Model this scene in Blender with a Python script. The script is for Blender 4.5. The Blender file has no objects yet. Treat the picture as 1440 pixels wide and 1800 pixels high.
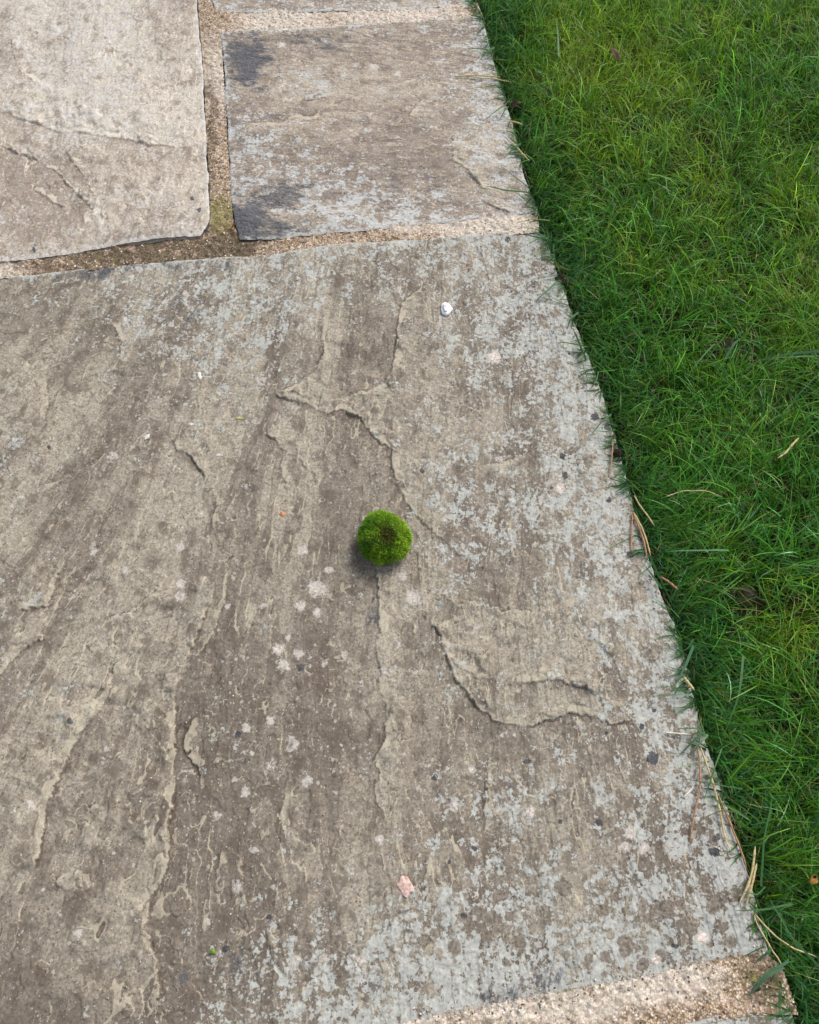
import bpy, math
import numpy as np
from mathutils import Matrix, Vector

# ------------------------------------------------------------------ camera, world, sun
SC = bpy.context.scene
COL = SC.collection
H = 1.10                                   # camera height over the paving
TH, RO, FP = math.radians(27.7), math.radians(2.9), 1553.0
cF = np.array([0, math.sin(TH), -math.cos(TH)])
r0 = np.array([1.0, 0, 0]); u0 = np.array([0, math.cos(TH), math.sin(TH)])
cR = math.cos(RO) * r0 + math.sin(RO) * u0
cU = -math.sin(RO) * r0 + math.cos(RO) * u0
cam = bpy.data.cameras.new("camera")
camo = bpy.data.objects.new("camera", cam); COL.objects.link(camo)
camo.matrix_world = Matrix(((cR[0], cU[0], -cF[0], 0), (cR[1], cU[1], -cF[1], 0), (cR[2], cU[2], -cF[2], H), (0, 0, 0, 1)))
cam.sensor_fit = 'HORIZONTAL'; cam.sensor_width = 36; cam.lens = 36 * FP / 1440
cam.clip_start = 0.02; cam.clip_end = 500
SC.camera = camo

SUN_EL, SUN_AZ = 48.0, 38.0                # degrees, azimuth clockwise from +Y
w = bpy.data.worlds.new("World"); SC.world = w; w.use_nodes = True
nt = w.node_tree; nt.nodes.clear()
sky = nt.nodes.new('ShaderNodeTexSky'); sky.sky_type = 'NISHITA'; sky.sun_disc = False
sky.sun_elevation = math.radians(SUN_EL); sky.sun_rotation = math.radians(SUN_AZ)
sky.dust_density = 3.0; sky.air_density = 1.0; sky.ozone_density = 0.6
bg = nt.nodes.new('ShaderNodeBackground'); bg.inputs[1].default_value = 0.15
wo = nt.nodes.new('ShaderNodeOutputWorld')
hs = nt.nodes.new('ShaderNodeHueSaturation'); hs.inputs['Saturation'].default_value = .5      # thin bright cloud over the blue
nt.links.new(sky.outputs[0], hs.inputs['Color']); nt.links.new(hs.outputs[0], bg.inputs[0]); nt.links.new(bg.outputs[0], wo.inputs[0])
sl = bpy.data.lights.new("sun", 'SUN'); sl.energy = 1.75; sl.angle = math.radians(25); sl.color = (1.0, 0.95, 0.87)
so = bpy.data.objects.new("sun", sl); COL.objects.link(so)
e, a = math.radians(SUN_EL), math.radians(SUN_AZ)
so.rotation_euler = Vector((math.sin(a) * math.cos(e), math.cos(a) * math.cos(e), math.sin(e))).to_track_quat('Z', 'Y').to_euler()
so.location = (2, 3, 4)
SC.view_settings.view_transform = 'Standard'; SC.view_settings.look = 'None'
SC.view_settings.exposure = 0.36; SC.view_settings.gamma = 1.0

# ------------------------------------------------------------------ measuring helpers
def G(px, py, z=0.0):
    """point of the paving plane seen at photo position px, py"""
    px = np.asarray(px, float); py = np.asarray(py, float)
    a = (px - 720) / FP; b = -(py - 900) / FP
    d = cF[None] + a.reshape(-1, 1) * cR[None] + b.reshape(-1, 1) * cU[None]
    t = (z - H) / d[:, 2]
    p = d * t[:, None]; p[:, 2] = z
    return p
def g2(pts, z=0.0):
    p = np.array(pts, float)
    return G(p[:, 0], p[:, 1], z)[:, :2]
def PX(x, y):
    """inverse of G, for reading the hand-made maps of lichen and stains"""
    q = np.stack([x, y, np.full_like(x, -H)], -1)
    f = q @ cF
    return 720 + FP * (q @ cR) / f, 900 - FP * (q @ cU) / f

# ------------------------------------------------------------------ noise
def vnoise(x, y, seed=0):
    rs = np.random.RandomState(seed); T = rs.rand(256, 256)
    xi = np.floor(x).astype(int); yi = np.floor(y).astype(int)
    fx = x - xi; fy = y - yi
    fx = fx * fx * fx * (fx * (fx * 6 - 15) + 10); fy = fy * fy * fy * (fy * (fy * 6 - 15) + 10)
    a = T[xi & 255, yi & 255]; b = T[(xi + 1) & 255, yi & 255]
    c = T[xi & 255, (yi + 1) & 255]; d = T[(xi + 1) & 255, (yi + 1) & 255]
    return (a * (1 - fx) + b * fx) * (1 - fy) + (c * (1 - fx) + d * fx) * fy
def fbm(x, y, f, o=4, seed=0, g=0.5):
    s = 0; amp = 1; tot = 0
    for i in range(o):
        s = s + amp * vnoise(x * f + 17.3 * i + 3.1, y * f - 11.7 * i + 5.7, seed + i); tot += amp; amp *= g; f *= 2.03
    return s / tot - 0.5
def sstep(a, b, x):
    t = np.clip((x - a) / (b - a), 0, 1); return t * t * (3 - 2 * t)

def resample(p, n):
    p = np.asarray(p, float)
    L = np.r_[0, np.cumsum(np.linalg.norm(np.diff(p, axis=0), axis=1))]
    t = np.linspace(0, L[-1], n)
    return np.stack([np.interp(t, L, p[:, k]) for k in range(p.shape[1])], 1)
def smooth_curve(p, n):
    q = resample(p, n * 4 if n < 200 else n * 2)
    k = max(3, len(q) // (len(p) * 2) | 1)
    pad = np.r_[2 * q[:1] - q[1:k + 1][::-1], q, 2 * q[-1:] - q[-k - 1:-1][::-1]]
    ker = np.ones(k) / k
    s = np.stack([np.convolve(pad[:, i], ker, 'same')[k:-k] for i in range(q.shape[1])], 1)
    s[0] = q[0]; s[-1] = q[-1]
    return resample(s, n)

def polydist(x, y, P):
    """unsigned distance, sign (+1 left of travel) and 0..1 position along polyline P"""
    best = np.full(x.shape, 1e9); sg = np.zeros(x.shape); tt = np.zeros(x.shape)
    L = np.r_[0, np.cumsum(np.linalg.norm(np.diff(P, axis=0), axis=1))]
    for i in range(len(P) - 1):
        a = P[i]; d = P[i + 1] - a; l2 = max(d @ d, 1e-12)
        t = np.clip(((x - a[0]) * d[0] + (y - a[1]) * d[1]) / l2, 0, 1)
        ex = x - a[0] - t * d[0]; ey = y - a[1] - t * d[1]
        ds = ex * ex + ey * ey
        m = ds < best
        best[m] = ds[m]; sg[m] = np.sign(d[0] * ey - d[1] * ex)[m]
        tt[m] = ((L[i] + t * (L[i + 1] - L[i])) / L[-1])[m]
    return np.sqrt(best), sg, tt

# ------------------------------------------------------------------ object helpers
def mesh_np(name, V, F, mat=None, attrs=None, smooth=True, parent=None):
    """V (n,3), F (m,4) or (m,3); attrs {name: (n,) or (n,4)}"""
    me = bpy.data.meshes.new(name)
    V = np.ascontiguousarray(V, np.float32); F = np.ascontiguousarray(F, np.int32)
    m, k = F.shape
    me.vertices.add(len(V)); me.vertices.foreach_set("co", V.ravel())
    me.loops.add(m * k); me.loops.foreach_set("vertex_index", F.ravel())
    me.polygons.add(m); me.polygons.foreach_set("loop_start", np.arange(0, m * k, k, dtype=np.int32))
    try: me.polygons.foreach_set("loop_total", np.full(m, k, np.int32))
    except Exception: pass
    if smooth: me.polygons.foreach_set("use_smooth", np.ones(m, bool))
    for an, av in (attrs or {}).items():
        av = np.ascontiguousarray(av, np.float32)
        if av.ndim == 1: me.attributes.new(an, 'FLOAT', 'POINT').data.foreach_set("value", av)
        else: me.attributes.new(an, 'FLOAT_COLOR', 'POINT').data.foreach_set("color", av.ravel())
    me.update(calc_edges=True); me.validate()
    if mat: me.materials.append(mat)
    o = bpy.data.objects.new(name, me); COL.objects.link(o)
    if parent: o.parent = parent
    return o
def tag(o, label=None, cat=None, group=None, kind=None):
    if label: o['label'] = label
    if cat: o['category'] = cat
    if group: o['group'] = group
    if kind: o['kind'] = kind
    return o
def gridF(nu, nv):
    i = np.arange(nu * nv).reshape(nu, nv)
    return np.stack([i[:-1, :-1], i[1:, :-1], i[1:, 1:], i[:-1, 1:]], -1).reshape(-1, 4)

# ------------------------------------------------------------------ node helper
class NT:
    def __init__(s, name):
        s.m = bpy.data.materials.new(name); s.m.use_nodes = True; s.t = s.m.node_tree; s.t.nodes.clear()
        s.out = s.t.nodes.new('ShaderNodeOutputMaterial')
    def n(s, typ, **kw):
        nd = s.t.nodes.new('ShaderNode' + typ)
        for k, v in kw.items(): setattr(nd, k, v)
        return nd
    def L(s, v, sock):
        if isinstance(v, bpy.types.NodeSocket): s.t.links.new(v, sock)
        elif v is not None:
            if isinstance(v, tuple) and len(v) == 3 and sock.type == 'RGBA': v = v + (1,)
            sock.default_value = v
    def math(s, op, a, b=None, c=None, clamp=False):
        nd = s.n('Math', operation=op, use_clamp=clamp); s.L(a, nd.inputs[0]); s.L(b, nd.inputs[1]); s.L(c, nd.inputs[2]); return nd.outputs[0]
    def coord(s, scale=(1, 1, 1), rot=0, warp=None, off=(0, 0, 0)):
        tc = s.n('TexCoord'); v = tc.outputs['Object']
        if warp is not None:
            ad = s.n('VectorMath', operation='ADD'); s.L(v, ad.inputs[0]); s.L(warp, ad.inputs[1]); v = ad.outputs[0]
        mp = s.n('Mapping'); mp.vector_type = 'TEXTURE' if False else 'POINT'
        s.L(v, mp.inputs[0]); mp.inputs[1].default_value = off
        mp.inputs[2].default_value = (0, 0, rot)
        m2 = s.n('VectorMath', operation='MULTIPLY'); s.L(mp.outputs[0], m2.inputs[0]); m2.inputs[1].default_value = scale
        return m2.outputs[0]
    def noise(s, v, scale, detail=4, rough=0.55, dist=0, col=False):
        nd = s.n('TexNoise'); s.L(v, nd.inputs['Vector']); nd.inputs['Scale'].default_value = scale
        nd.inputs['Detail'].default_value = detail; nd.inputs['Roughness'].default_value = rough; nd.inputs['Distortion'].default_value = dist
        return nd.outputs['Color'] if col else nd.outputs['Fac']
    def voro(s, v, scale, feature='F1', rnd=1.0):
        nd = s.n('TexVoronoi', feature=feature); s.L(v, nd.inputs['Vector']); nd.inputs['Scale'].default_value = scale
        nd.inputs['Randomness'].default_value = rnd
        return nd
    def mr(s, v, a, b, c=0.0, d=1.0, sm=True):
        nd = s.n('MapRange', interpolation_type='SMOOTHSTEP' if sm else 'LINEAR'); s.L(v, nd.inputs[0])
        for i, q in zip((1, 2, 3, 4), (a, b, c, d)): s.L(q, nd.inputs[i])
        return nd.outputs[0]
    def mix(s, f, a, b, mode='MIX'):
        nd = s.n('Mix', data_type='RGBA', blend_type=mode); s.L(f, nd.inputs[0]); s.L(a, nd.inputs[6]); s.L(b, nd.inputs[7]); return nd.outputs[2]
    def attr(s, name):
        nd = s.n('Attribute'); nd.attribute_name = name; return nd
    def sep(s, c):
        nd = s.n('SeparateColor'); s.L(c, nd.inputs[0]); return nd.outputs
    def ramp(s, f, stops):
        nd = s.n('ValToRGB'); s.L(f, nd.inputs[0]); cr = nd.color_ramp
        while len(cr.elements) < len(stops): cr.elements.new(0.5)
        for el, (p, c) in zip(cr.elements, stops): el.position = p; el.color = c + (1,)
        return nd.outputs[0]
    def bump(s, h, dist, strength=1.0, nrm=None):
        nd = s.n('Bump'); s.L(h, nd.inputs['Height']); nd.inputs['Distance'].default_value = dist; nd.inputs['Strength'].default_value = strength
        if nrm is not None: s.L(nrm, nd.inputs['Normal'])
        return nd.outputs[0]
    def bsdf(s, col, rough=0.8, nrm=None, spec=0.3, **kw):
        b = s.n('BsdfPrincipled'); s.L(col, b.inputs['Base Color']); s.L(rough, b.inputs['Roughness']); b.inputs['Specular IOR Level'].default_value = spec
        if nrm is not None: s.L(nrm, b.inputs['Normal'])
        for k, v in kw.items(): s.L(v, b.inputs[k.replace('_', ' ')])
        return b.outputs[0]
    def done(s, sh):
        s.t.links.new(sh, s.out.inputs[0]); return s.m

# ------------------------------------------------------------------ stone
def stone_mat(name, A, B, C, grey, rot=0.0, streak=9.0, soft=0.0, speck=1.0):
    """A main stone colour, B darker purple-brown, C warm pale tan, grey the lichen grey.
       attribute maps: fa = pale lichen, dark stain, rosettes, black spots; fb = distance to edge, rim, tone, brown rosettes"""
    s = NT(name)
    fa = s.attr('fa'); fb = s.attr('fb'); fac = s.sep(fa.outputs['Color']); fbc = s.sep(fb.outputs['Color'])
    pale, dark, spot, black = fac[0], fac[1], fac[2], fa.outputs['Alpha']
    edge, rim, tone, brown = fbc[0], fbc[1], fbc[2], fb.outputs['Alpha']
    iso = s.coord((1, 1, 1))
    st = s.coord((1, 1 / streak, 1), rot)
    n_big = s.noise(iso, 7, 4, .6)
    n_mid = s.noise(iso, 45, 6, .68)
    n_fine = s.noise(iso, 280, 7, .78)
    n_m2 = s.noise(iso, 120, 5, .7)
    n_str = s.noise(st, 70, 7, .62, .6)
    n_str2 = s.noise(st, 330, 4, .65)
    # stone body
    f1 = s.math('ADD', s.math('MULTIPLY', n_str, .38), s.math('MULTIPLY', n_mid, .62))
    body = s.mix(s.mr(f1, .40, .56, .12, 1), B, A)
    body = s.mix(s.math('MULTIPLY', s.mr(n_big, .42, .66), .55), body, C)
    body = s.mix(s.math('MULTIPLY', s.mr(tone, .5, 1.0), .75), body, C)
    body = s.mix(s.math('MULTIPLY', s.mr(tone, .5, 0.0), .7), body, B)
    spk = s.mr(n_fine, .33, .67, 1 - .50 * speck, 1 + .46 * speck, False)
    body = s.mix(1.0, body, spk, 'MULTIPLY')
    body = s.mix(1.0, body, s.mr(n_m2, .36, .64, .88, 1.12, False), 'MULTIPLY')
    body = s.mix(s.math('MULTIPLY', s.mr(n_m2, .62, .66), .5), body, tuple(c * 1.3 for c in C))
    body = s.mix(s.math('MULTIPLY', s.mr(n_str2, .60, .67), .25), body, tuple(c * 1.4 for c in C))
    g1 = s.voro(s.coord((1, 1, 1), .4, None, (.2, .5, 0)), 300); g1c = s.sep(g1.outputs['Color'])
    grain = s.mr(g1.outputs['Distance'], .36, .24)
    body = s.mix(s.math('MULTIPLY', grain, s.math('MULTIPLY', s.mr(g1c[0], .86, .88), .6)), body, tuple(c * 1.55 for c in C))
    body = s.mix(s.math('MULTIPLY', grain, s.math('MULTIPLY', s.mr(g1c[0], .20, .18), .65)), body, tuple(c * .42 for c in B))
    # rusty and pinkish freckles
    fr = s.voro(s.coord((1, 1, 1), .3), 160)
    body = s.mix(s.math('MULTIPLY', s.mr(fr.outputs['Distance'], .30, .14), s.mr(s.noise(iso, 25, 3), .5, .62)), body, (A[0] * .62, A[1] * .5, A[2] * .46))
    bc = s.noise(s.coord((1, 1 / 1.4, 1), rot, None, (.5, .9, 0)), 38, 8, .75)
    body = s.mix(s.math('MULTIPLY', s.mr(bc, .50, .60), s.mr(n_fine, .35, .55, .15, .75)), body, (B[0] * .72, B[1] * .66, B[2] * .62))
    # weathered rims of the flakes; browner ledge feet, crease shade painted into them
    rn = s.math('ADD', rim, s.math('MULTIPLY', s.math('SUBTRACT', n_mid, .5), 1.1))
    body = s.mix(s.math('MULTIPLY', s.mr(rn, .48, .78), .58), body, (C[0] * 1.38, C[1] * 1.38, C[2] * 1.32))
    rn2 = s.math('SUBTRACT', s.math('MULTIPLY', s.math('SUBTRACT', n_mid, .5), 1.1), rim)
    body = s.mix(s.math('MULTIPLY', s.mr(rn2, .38, .72), .75), body, (B[0] * .62, B[1] * .56, B[2] * .52))
    # grey lichen film: map + crisp multi-scale threshold
    wn = s.noise(s.coord((1, 1 / 1.4, 1), rot), 42, 11, .78, .2)
    pf = s.math('ADD', pale, s.math('MULTIPLY', s.math('SUBTRACT', wn, .5), 4.2))
    v1 = s.voro(s.coord((1, 1, 1), 0, None, (.3, .2, 0)), 62)
    v2 = s.voro(s.coord((1, 1, 1), .5, None, (.1, .7, 0)), 135)
    ring1 = s.math('MULTIPLY', s.mr(s.math('ADD', v1.outputs['Distance'], s.math('MULTIPLY', n_mid, .22)), .46, .38), s.mr(s.sep(v1.outputs['Color'])[0], .62, .64))
    ring2 = s.math('MULTIPLY', s.mr(s.math('ADD', v2.outputs['Distance'], s.math('MULTIPLY', n_mid, .2)), .44, .36), s.mr(s.sep(v2.outputs['Color'])[0], .62, .64))
    holes = s.math('MAXIMUM', ring1, ring2)
    edf = s.math('MULTIPLY', s.mr(edge, 16, 34), holes)
    pf = s.math('SUBTRACT', pf, s.math('MULTIPLY', edf, .55))
    sc1 = s.voro(s.coord((1, 1, 1), .2, None, (.4, .6, 0)), 150); sc2 = s.voro(s.coord((1, 1, 1), .7, None, (.8, .3, 0)), 380)
    pf = s.math('ADD', pf, s.math('MULTIPLY', s.math('SUBTRACT', .42, sc1.outputs['Distance']), .75))
    pf = s.math('ADD', pf, s.math('MULTIPLY', s.math('SUBTRACT', .42, sc2.outputs['Distance']), .5))
    pf = s.math('ADD', pf, s.math('MULTIPLY', s.math('SUBTRACT', n_fine, .5), .8))
    pm = s.mr(pf, .54 - soft * .35, .64 + soft * .35)
    gcol = s.mix(s.mr(s.noise(iso, 160, 5, .7), .35, .65), tuple(c * .80 for c in grey), tuple(c * 1.16 for c in grey))
    gcol = s.mix(s.math('MULTIPLY', s.mr(n_fine, .56, .66), .5), gcol, tuple(c * 1.45 for c in grey))
    gcol = s.mix(s.math('MULTIPLY', s.mr(n_fine, .42, .34), .6), gcol, (A[0] * .75, A[1] * .72, A[2] * .7))
    col = s.mix(s.math('MULTIPLY', pm, .9), body, gcol)
    # small scattered thalli everywhere
    v3 = s.voro(s.coord((1, 1, 1), .9, None, (.6, .1, 0)), 85)
    d3 = s.math('ADD', v3.outputs['Distance'], s.math('MULTIPLY', s.noise(iso, 260, 3, .6), .3))
    c3 = s.sep(v3.outputs['Color'])
    m3 = s.math('MULTIPLY', s.mr(d3, .36, .31), s.mr(s.math('ADD', c3[1], s.math('MULTIPLY', pale, .30)), .82, .84))
    col = s.mix(s.math('MULTIPLY', m3, .75), col, (grey[0] * 1.02, grey[1] * .93, grey[2] * .86))
    # hand-placed brown rosettes (on the grey film)
    bw = s.math('ADD', brown, s.math('MULTIPLY', s.math('SUBTRACT', s.noise(iso, 130, 4, .65), .5), 1.3))
    col = s.mix(s.math('MULTIPLY', s.mr(bw, .45, .55), .85), col, s.mix(s.mr(n_fine, .4, .6), (B[0] * .8, B[1] * .75, B[2] * .72), A))
    # dark mineral / algal stain
    dn = s.math('ADD', dark, s.math('MULTIPLY', s.math('SUBTRACT', s.noise(s.coord((1, 1 / 2.2, 1), rot + .15), 60, 9, .78), .5), 4.2))
    col = s.mix(s.math('MULTIPLY', s.mr(dn, .35, 1.0), .95), col, s.mix(s.mr(n_fine, .4, .6), (.040, .041, .050), (.12, .12, .130)))
    # pinkish white rosettes
    sw = s.math('ADD', spot, s.math('MULTIPLY', s.math('SUBTRACT', s.noise(iso, 150, 6, .75), .5), 2.4))
    sm = s.mr(sw, .52, .66)
    scol = s.mix(s.mr(s.math('SINE', s.math('MULTIPLY', sw, 17.0)), -1, 1), (.40, .36, .32), (.56, .53, .48))
    scol = s.mix(s.mr(sw, .95, 1.05), scol, s.mix(s.mr(s.noise(iso, 330, 4, .7), .50, .56), (.74, .66, .60), (.42, .30, .24)))
    scol = s.mix(1.0, scol, s.mr(n_fine, .35, .65, .8, 1.2, False), 'MULTIPLY')
    col = s.mix(s.math('MULTIPLY', sm, .8), col, scol)
    # black lichen spots
    bk = s.math('ADD', black, s.math('MULTIPLY', s.math('SUBTRACT', s.noise(iso, 260, 3, .6), .5), 1.0))
    col = s.mix(s.math('MULTIPLY', s.mr(bk, .42, .52), .93), col, s.mix(s.mr(n_fine, .4, .62), (.028, .028, .034), (.085, .085, .095)))
    # pits
    pit = s.math('MULTIPLY', s.mr(s.noise(s.coord((1, .5, 1), rot), 230, 4, .7), .365, .30), .8)
    col = s.mix(s.math('MULTIPLY', pit, .6), col, tuple(c * .35 for c in B))
    # relief
    wv = s.n('VectorMath', operation='SCALE'); s.L(s.noise(iso, 30, 3, .6, 0, True), wv.inputs[0]); wv.inputs['Scale'].default_value = .02
    terr_n = s.noise(s.coord((1, 1 / (streak * .45), 1), rot, wv.outputs[0]), 48, 6, .6)
    terr = s.math('FLOOR', s.math('MULTIPLY', terr_n, 15))
    h = s.math('ADD', s.math('MULTIPLY', terr, .30), s.math('MULTIPLY', n_str, .9))
    h = s.math('ADD', h, s.math('MULTIPLY', n_mid, 1.0))
    h = s.math('ADD', h, s.math('MULTIPLY', n_fine, .75))
    h = s.math('SUBTRACT', h, s.math('MULTIPLY', pit, .5))
    h = s.math('ADD', h, s.math('MULTIPLY', pm, .10))
    nr = s.bump(h, .0011, 1.0)
    rg = s.mr(n_mid, .3, .7, .62, .85)
    return s.done(s.bsdf(col, rg, nr, .35))

def mapgrid(px, py, x0, y0, stp, rows):
    M = np.array([[float(c) for c in r.split()] for r in rows]) / 9.0
    gx = np.clip((px - x0) / stp, 0, M.shape[1] - 1.001); gy = np.clip((py - y0) / stp, 0, M.shape[0] - 1.001)
    i = gx.astype(int); j = gy.astype(int); fx = gx - i; fy = gy - j
    fx = fx * fx * (3 - 2 * fx); fy = fy * fy * (3 - 2 * fy)
    return (M[j, i] * (1 - fx) + M[j, i + 1] * fx) * (1 - fy) + (M[j + 1, i] * (1 - fx) + M[j + 1, i + 1] * fx) * fy
def blobs(px, py, L, warp):
    out = np.zeros_like(px)
    for b in L:
        x, y, rx = b[0], b[1], b[2]; ry = b[3] if len(b) > 3 else rx; wt = b[4] if len(b) > 4 else 1
        m = (abs(px - x) < rx * 2.6) & (abs(py - y) < ry * 2.6)
        if m.any():
            v = wt * np.exp(-(((px[m] - x + warp[m]) / rx) ** 2 + ((py[m] - y + warp[m]) / ry) ** 2) * .69)
            out[m] = np.maximum(out[m], v)
    return out

ZM = np.full((1000, 1500), -9.0)                   # height of the paving surface, 2.5 mm cells
def zput(x, y, z):
    i = np.clip(((x + 1.25) / .0025).astype(int), 0, 999); j = np.clip(((y + 1.2) / .0025).astype(int), 0, 1499)
    np.maximum.at(ZM, (i.ravel(), j.ravel()), z.ravel())
def zs(x, y, rad=1):
    x = np.atleast_1d(x); y = np.atleast_1d(y); b = np.full(x.shape, -9.0)
    for di in range(-rad, rad + 1):
        for dj in range(-rad, rad + 1):
            i = np.clip(((x + 1.25) / .0025).astype(int) + di, 0, 999); j = np.clip(((y + 1.2) / .0025).astype(int) + dj, 0, 1499)
            b = np.maximum(b, ZM[i, j])
    return np.where(b < -5, 0.0, b)
def make_slab(label, top, right, bottom, left, cell, mat, ledges, palemap, darks, spots, blacks, browns, tones,
              rot=0.0, streak=6.0, tilt=(0, 0), seed=1, thick=.030, base=0.0, amp=1.0, rough_edge=1.0, ledge=1.1, jit=.8, bend=0.0, bands=.35):
    """each border is a list of photo positions, left-to-right or top-to-bottom"""
    T, B = g2(top), g2(bottom); Lf, R = g2(left), g2(right)
    c00 = (T[0] + Lf[0]) / 2; c10 = (T[-1] + R[0]) / 2; c01 = (B[0] + Lf[-1]) / 2; c11 = (B[-1] + R[-1]) / 2
    T[0] = Lf[0] = c00; T[-1] = R[0] = c10; B[0] = Lf[-1] = c01; B[-1] = R[-1] = c11
    plen = lambda P: np.linalg.norm(np.diff(P, axis=0), axis=1).sum()
    W, Hh = max(plen(T), plen(B)), max(plen(Lf), plen(R))
    nu, nv = int(W / cell) + 2, int(Hh / cell) + 2
    def jag(P, n, sd):
        Q = smooth_curve(P, n); tn = np.gradient(Q, axis=0); tn /= np.linalg.norm(tn, axis=1)[:, None]
        nm = np.stack([-tn[:, 1], tn[:, 0]], 1); s_ = np.linspace(0, plen(P), n)
        k = fbm(s_, s_ * 0, 22, 3, sd) * .006 + fbm(s_, s_ * 0, 130, 3, sd + 9) * .0028 * rough_edge
        k *= np.clip(np.minimum(s_, s_[-1] - s_) / .01, 0, 1)
        return Q + nm * k[:, None]
    T, B, Lf, R = jag(T, nu, seed), jag(B, nu, seed + 1), jag(Lf, nv, seed + 2), jag(R, nv, seed + 3)
    # cluster rows near the border so the rounded arris is resolved
    def warp01(n, L):
        t = np.linspace(0, 1, n); k = .55 * min(1, .05 / L * 6)
        return t - k * np.sin(2 * np.pi * t) / (2 * np.pi)
    u = warp01(nu, W)[:, None]; v = warp01(nv, Hh)[None, :]
    def at(P, t):
        s_ = np.linspace(0, 1, len(P)); return np.stack([np.interp(t, s_, P[:, k]) for k in (0, 1)], -1)
    Tu, Bu = at(T, u[:, 0])[:, None, :], at(B, u[:, 0])[:, None, :]
    Lv, Rv = at(Lf, v[0])[None], at(R, v[0])[None]
    U, Vv = u[..., None], v[..., None]
    P = (1 - Vv) * Tu + Vv * Bu + (1 - U) * Lv + U * Rv - ((1 - U) * (1 - Vv) * T[0] + U * (1 - Vv) * T[-1] + (1 - U) * Vv * B[0] + U * Vv * B[-1])
    x, y = P[..., 0].copy(), P[..., 1].copy()
    wv = np.broadcast_to(v, x.shape) * Hh; wu = np.broadcast_to(u, x.shape) * W
    ed = np.minimum(np.minimum(wu, W - wu), np.minimum(wv, Hh - wv))
    px, py = PX(x, y)
    cx, cy = x.mean(), y.mean()
    # riven relief
    ca, sa = math.cos(rot), math.sin(rot)
    xr, yr = x * ca + y * sa, (-x * sa + y * ca) / streak
    if bend: xr = xr - bend * sstep(-.05, -.6, x) * (y - cy) ; xr = xr + .02 * np.sin(y * 5)
    band = fbm(xr, yr / 1.6, 15, 4, seed + 25) * 1.5
    z = fbm(x, y, 3.2, 3, seed + 20) * .009 * amp
    z += fbm(xr, yr, 26, 5, seed + 30) * .0035 * amp
    wx = fbm(x, y, 60, 3, seed + 40) * .012; wy = fbm(x, y, 60, 3, seed + 44) * .012
    tn = (fbm(xr + wx * .5, yr + wy * .25, 7.5, 6, seed + 50, .60) * 15 + fbm(x, y, 3, 2, seed + 55) * 4)
    fl = np.floor(tn); fr = tn - fl
    z += (fl + sstep(.0, .08, fr)) * .0010 * amp
    hsh = lambda q: (np.sin(q * 127.1 + seed) * 43758.5) % 1.0
    t2 = fbm(x + wx * .6, y + wy * .6, 5, 6, seed + 57, .62) * 9; fl2 = np.floor(t2); fr2 = t2 - fl2
    z += (fl2 + sstep(.0, .06, fr2)) * .0008 * amp
    tone = .5 + (hsh(fl) - .5) * .40 + (hsh(fl2 + 31) - .5) * .30 + band * bands
    pres = sstep(-.08, .06, fbm(x, y, 12, 2, seed + 60))
    rim = (np.where(fr < .12, .75, 0) - np.where(fr > .95, .6, 0)) * pres + (np.where(fr2 < .08, .7, 0) - np.where(fr2 > .96, .6, 0)) * (1 - .6 * pres)
    x2 = x + fbm(x, y, 38, 3, seed + 70) * .012 * jit + fbm(x, y, 170, 4, seed + 71) * .007; y2 = y + fbm(x, y, 38, 3, seed + 74) * .012 * jit + fbm(x, y, 170, 4, seed + 75) * .007
    off2 = .004 + np.clip(fbm(x, y, 40, 3, seed + 78), -.1, .5) * .05
    for pts, side, hgt, run in ledges:
        Q = resample(smooth_curve(g2(pts), 40), 22)
        mn, mx = Q.min(0) - run * 4, Q.max(0) + run * 4
        m = (x > mn[0]) & (x < mx[0]) & (y > mn[1]) & (y < mx[1])
        if not m.any(): continue
        d, sg, t = polydist(x2[m], y2[m], Q)
        s_ = d * sg * (1 if side == 'L' else -1)
        fade = np.sqrt(np.clip(np.minimum(t, 1 - t) / .10, 0, 1)) * (.75 + .9 * fbm(x2[m], y2[m], 30, 2, seed + 77))
        up = sstep(-.0007, .0007, s_)
        up2 = sstep(-.0007, .0007, s_ - off2[m])
        hh = (.6 * up + .4 * up2) * np.exp(-np.maximum(s_, 0) / (run * 2.2)) - (1 - up) * .30 * np.exp(-np.maximum(-s_, 0) / run)
        brk = .35 + 1.1 * sstep(-.15, .2, fbm(x[m], y[m], 45, 2, seed + 79))
        z[m] += hgt * .72 * ledge * hh * fade * brk
        tone[m] += fade * (.38 * up * np.exp(-np.maximum(s_, 0) / (run * 1.4)) - .30 * (1 - up) * np.exp(-np.maximum(-s_, 0) / run))
        rim[m] += fade * (np.where((s_ > 0) & (s_ < np.clip(off2[m] + .001, .003, .011)), .9, 0) + np.where((s_ > off2[m] + .010) & (s_ < off2[m] + .014), .5, 0) - np.where((s_ < 0) & (s_ > -.0035), .7, 0))
    z += fbm(x, y, 300, 3, seed + 80) * .0008
    # rounded, chipped arris
    rr = .0035 + .005 * np.clip(fbm(x, y, 30, 3, seed + 90) + .12, 0, 1)
    q = np.clip(1 - ed / rr, 0, 1)
    z -= rr * (1 - np.sqrt(1 - q * q)) * .8
    zf = sstep(0, .02, ed)
    z = z * (.45 + .55 * zf) + base + tilt[0] * (x - cx) + tilt[1] * (y - cy)
    zput(x, y, z)
    # maps
    wp = fbm(x, y, 25, 4, seed + 100) * 26
    wps = fbm(x, y, 110, 3, seed + 104) * 5
    pale = mapgrid(px + wp, py + wp * .7, *palemap) * 1.0 - .06 + fbm(x, y, 22, 3, seed + 95) * .35
    pale = np.where(ed < .018, np.maximum(pale, 1.15 - ed / .012 * .9), pale)
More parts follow.
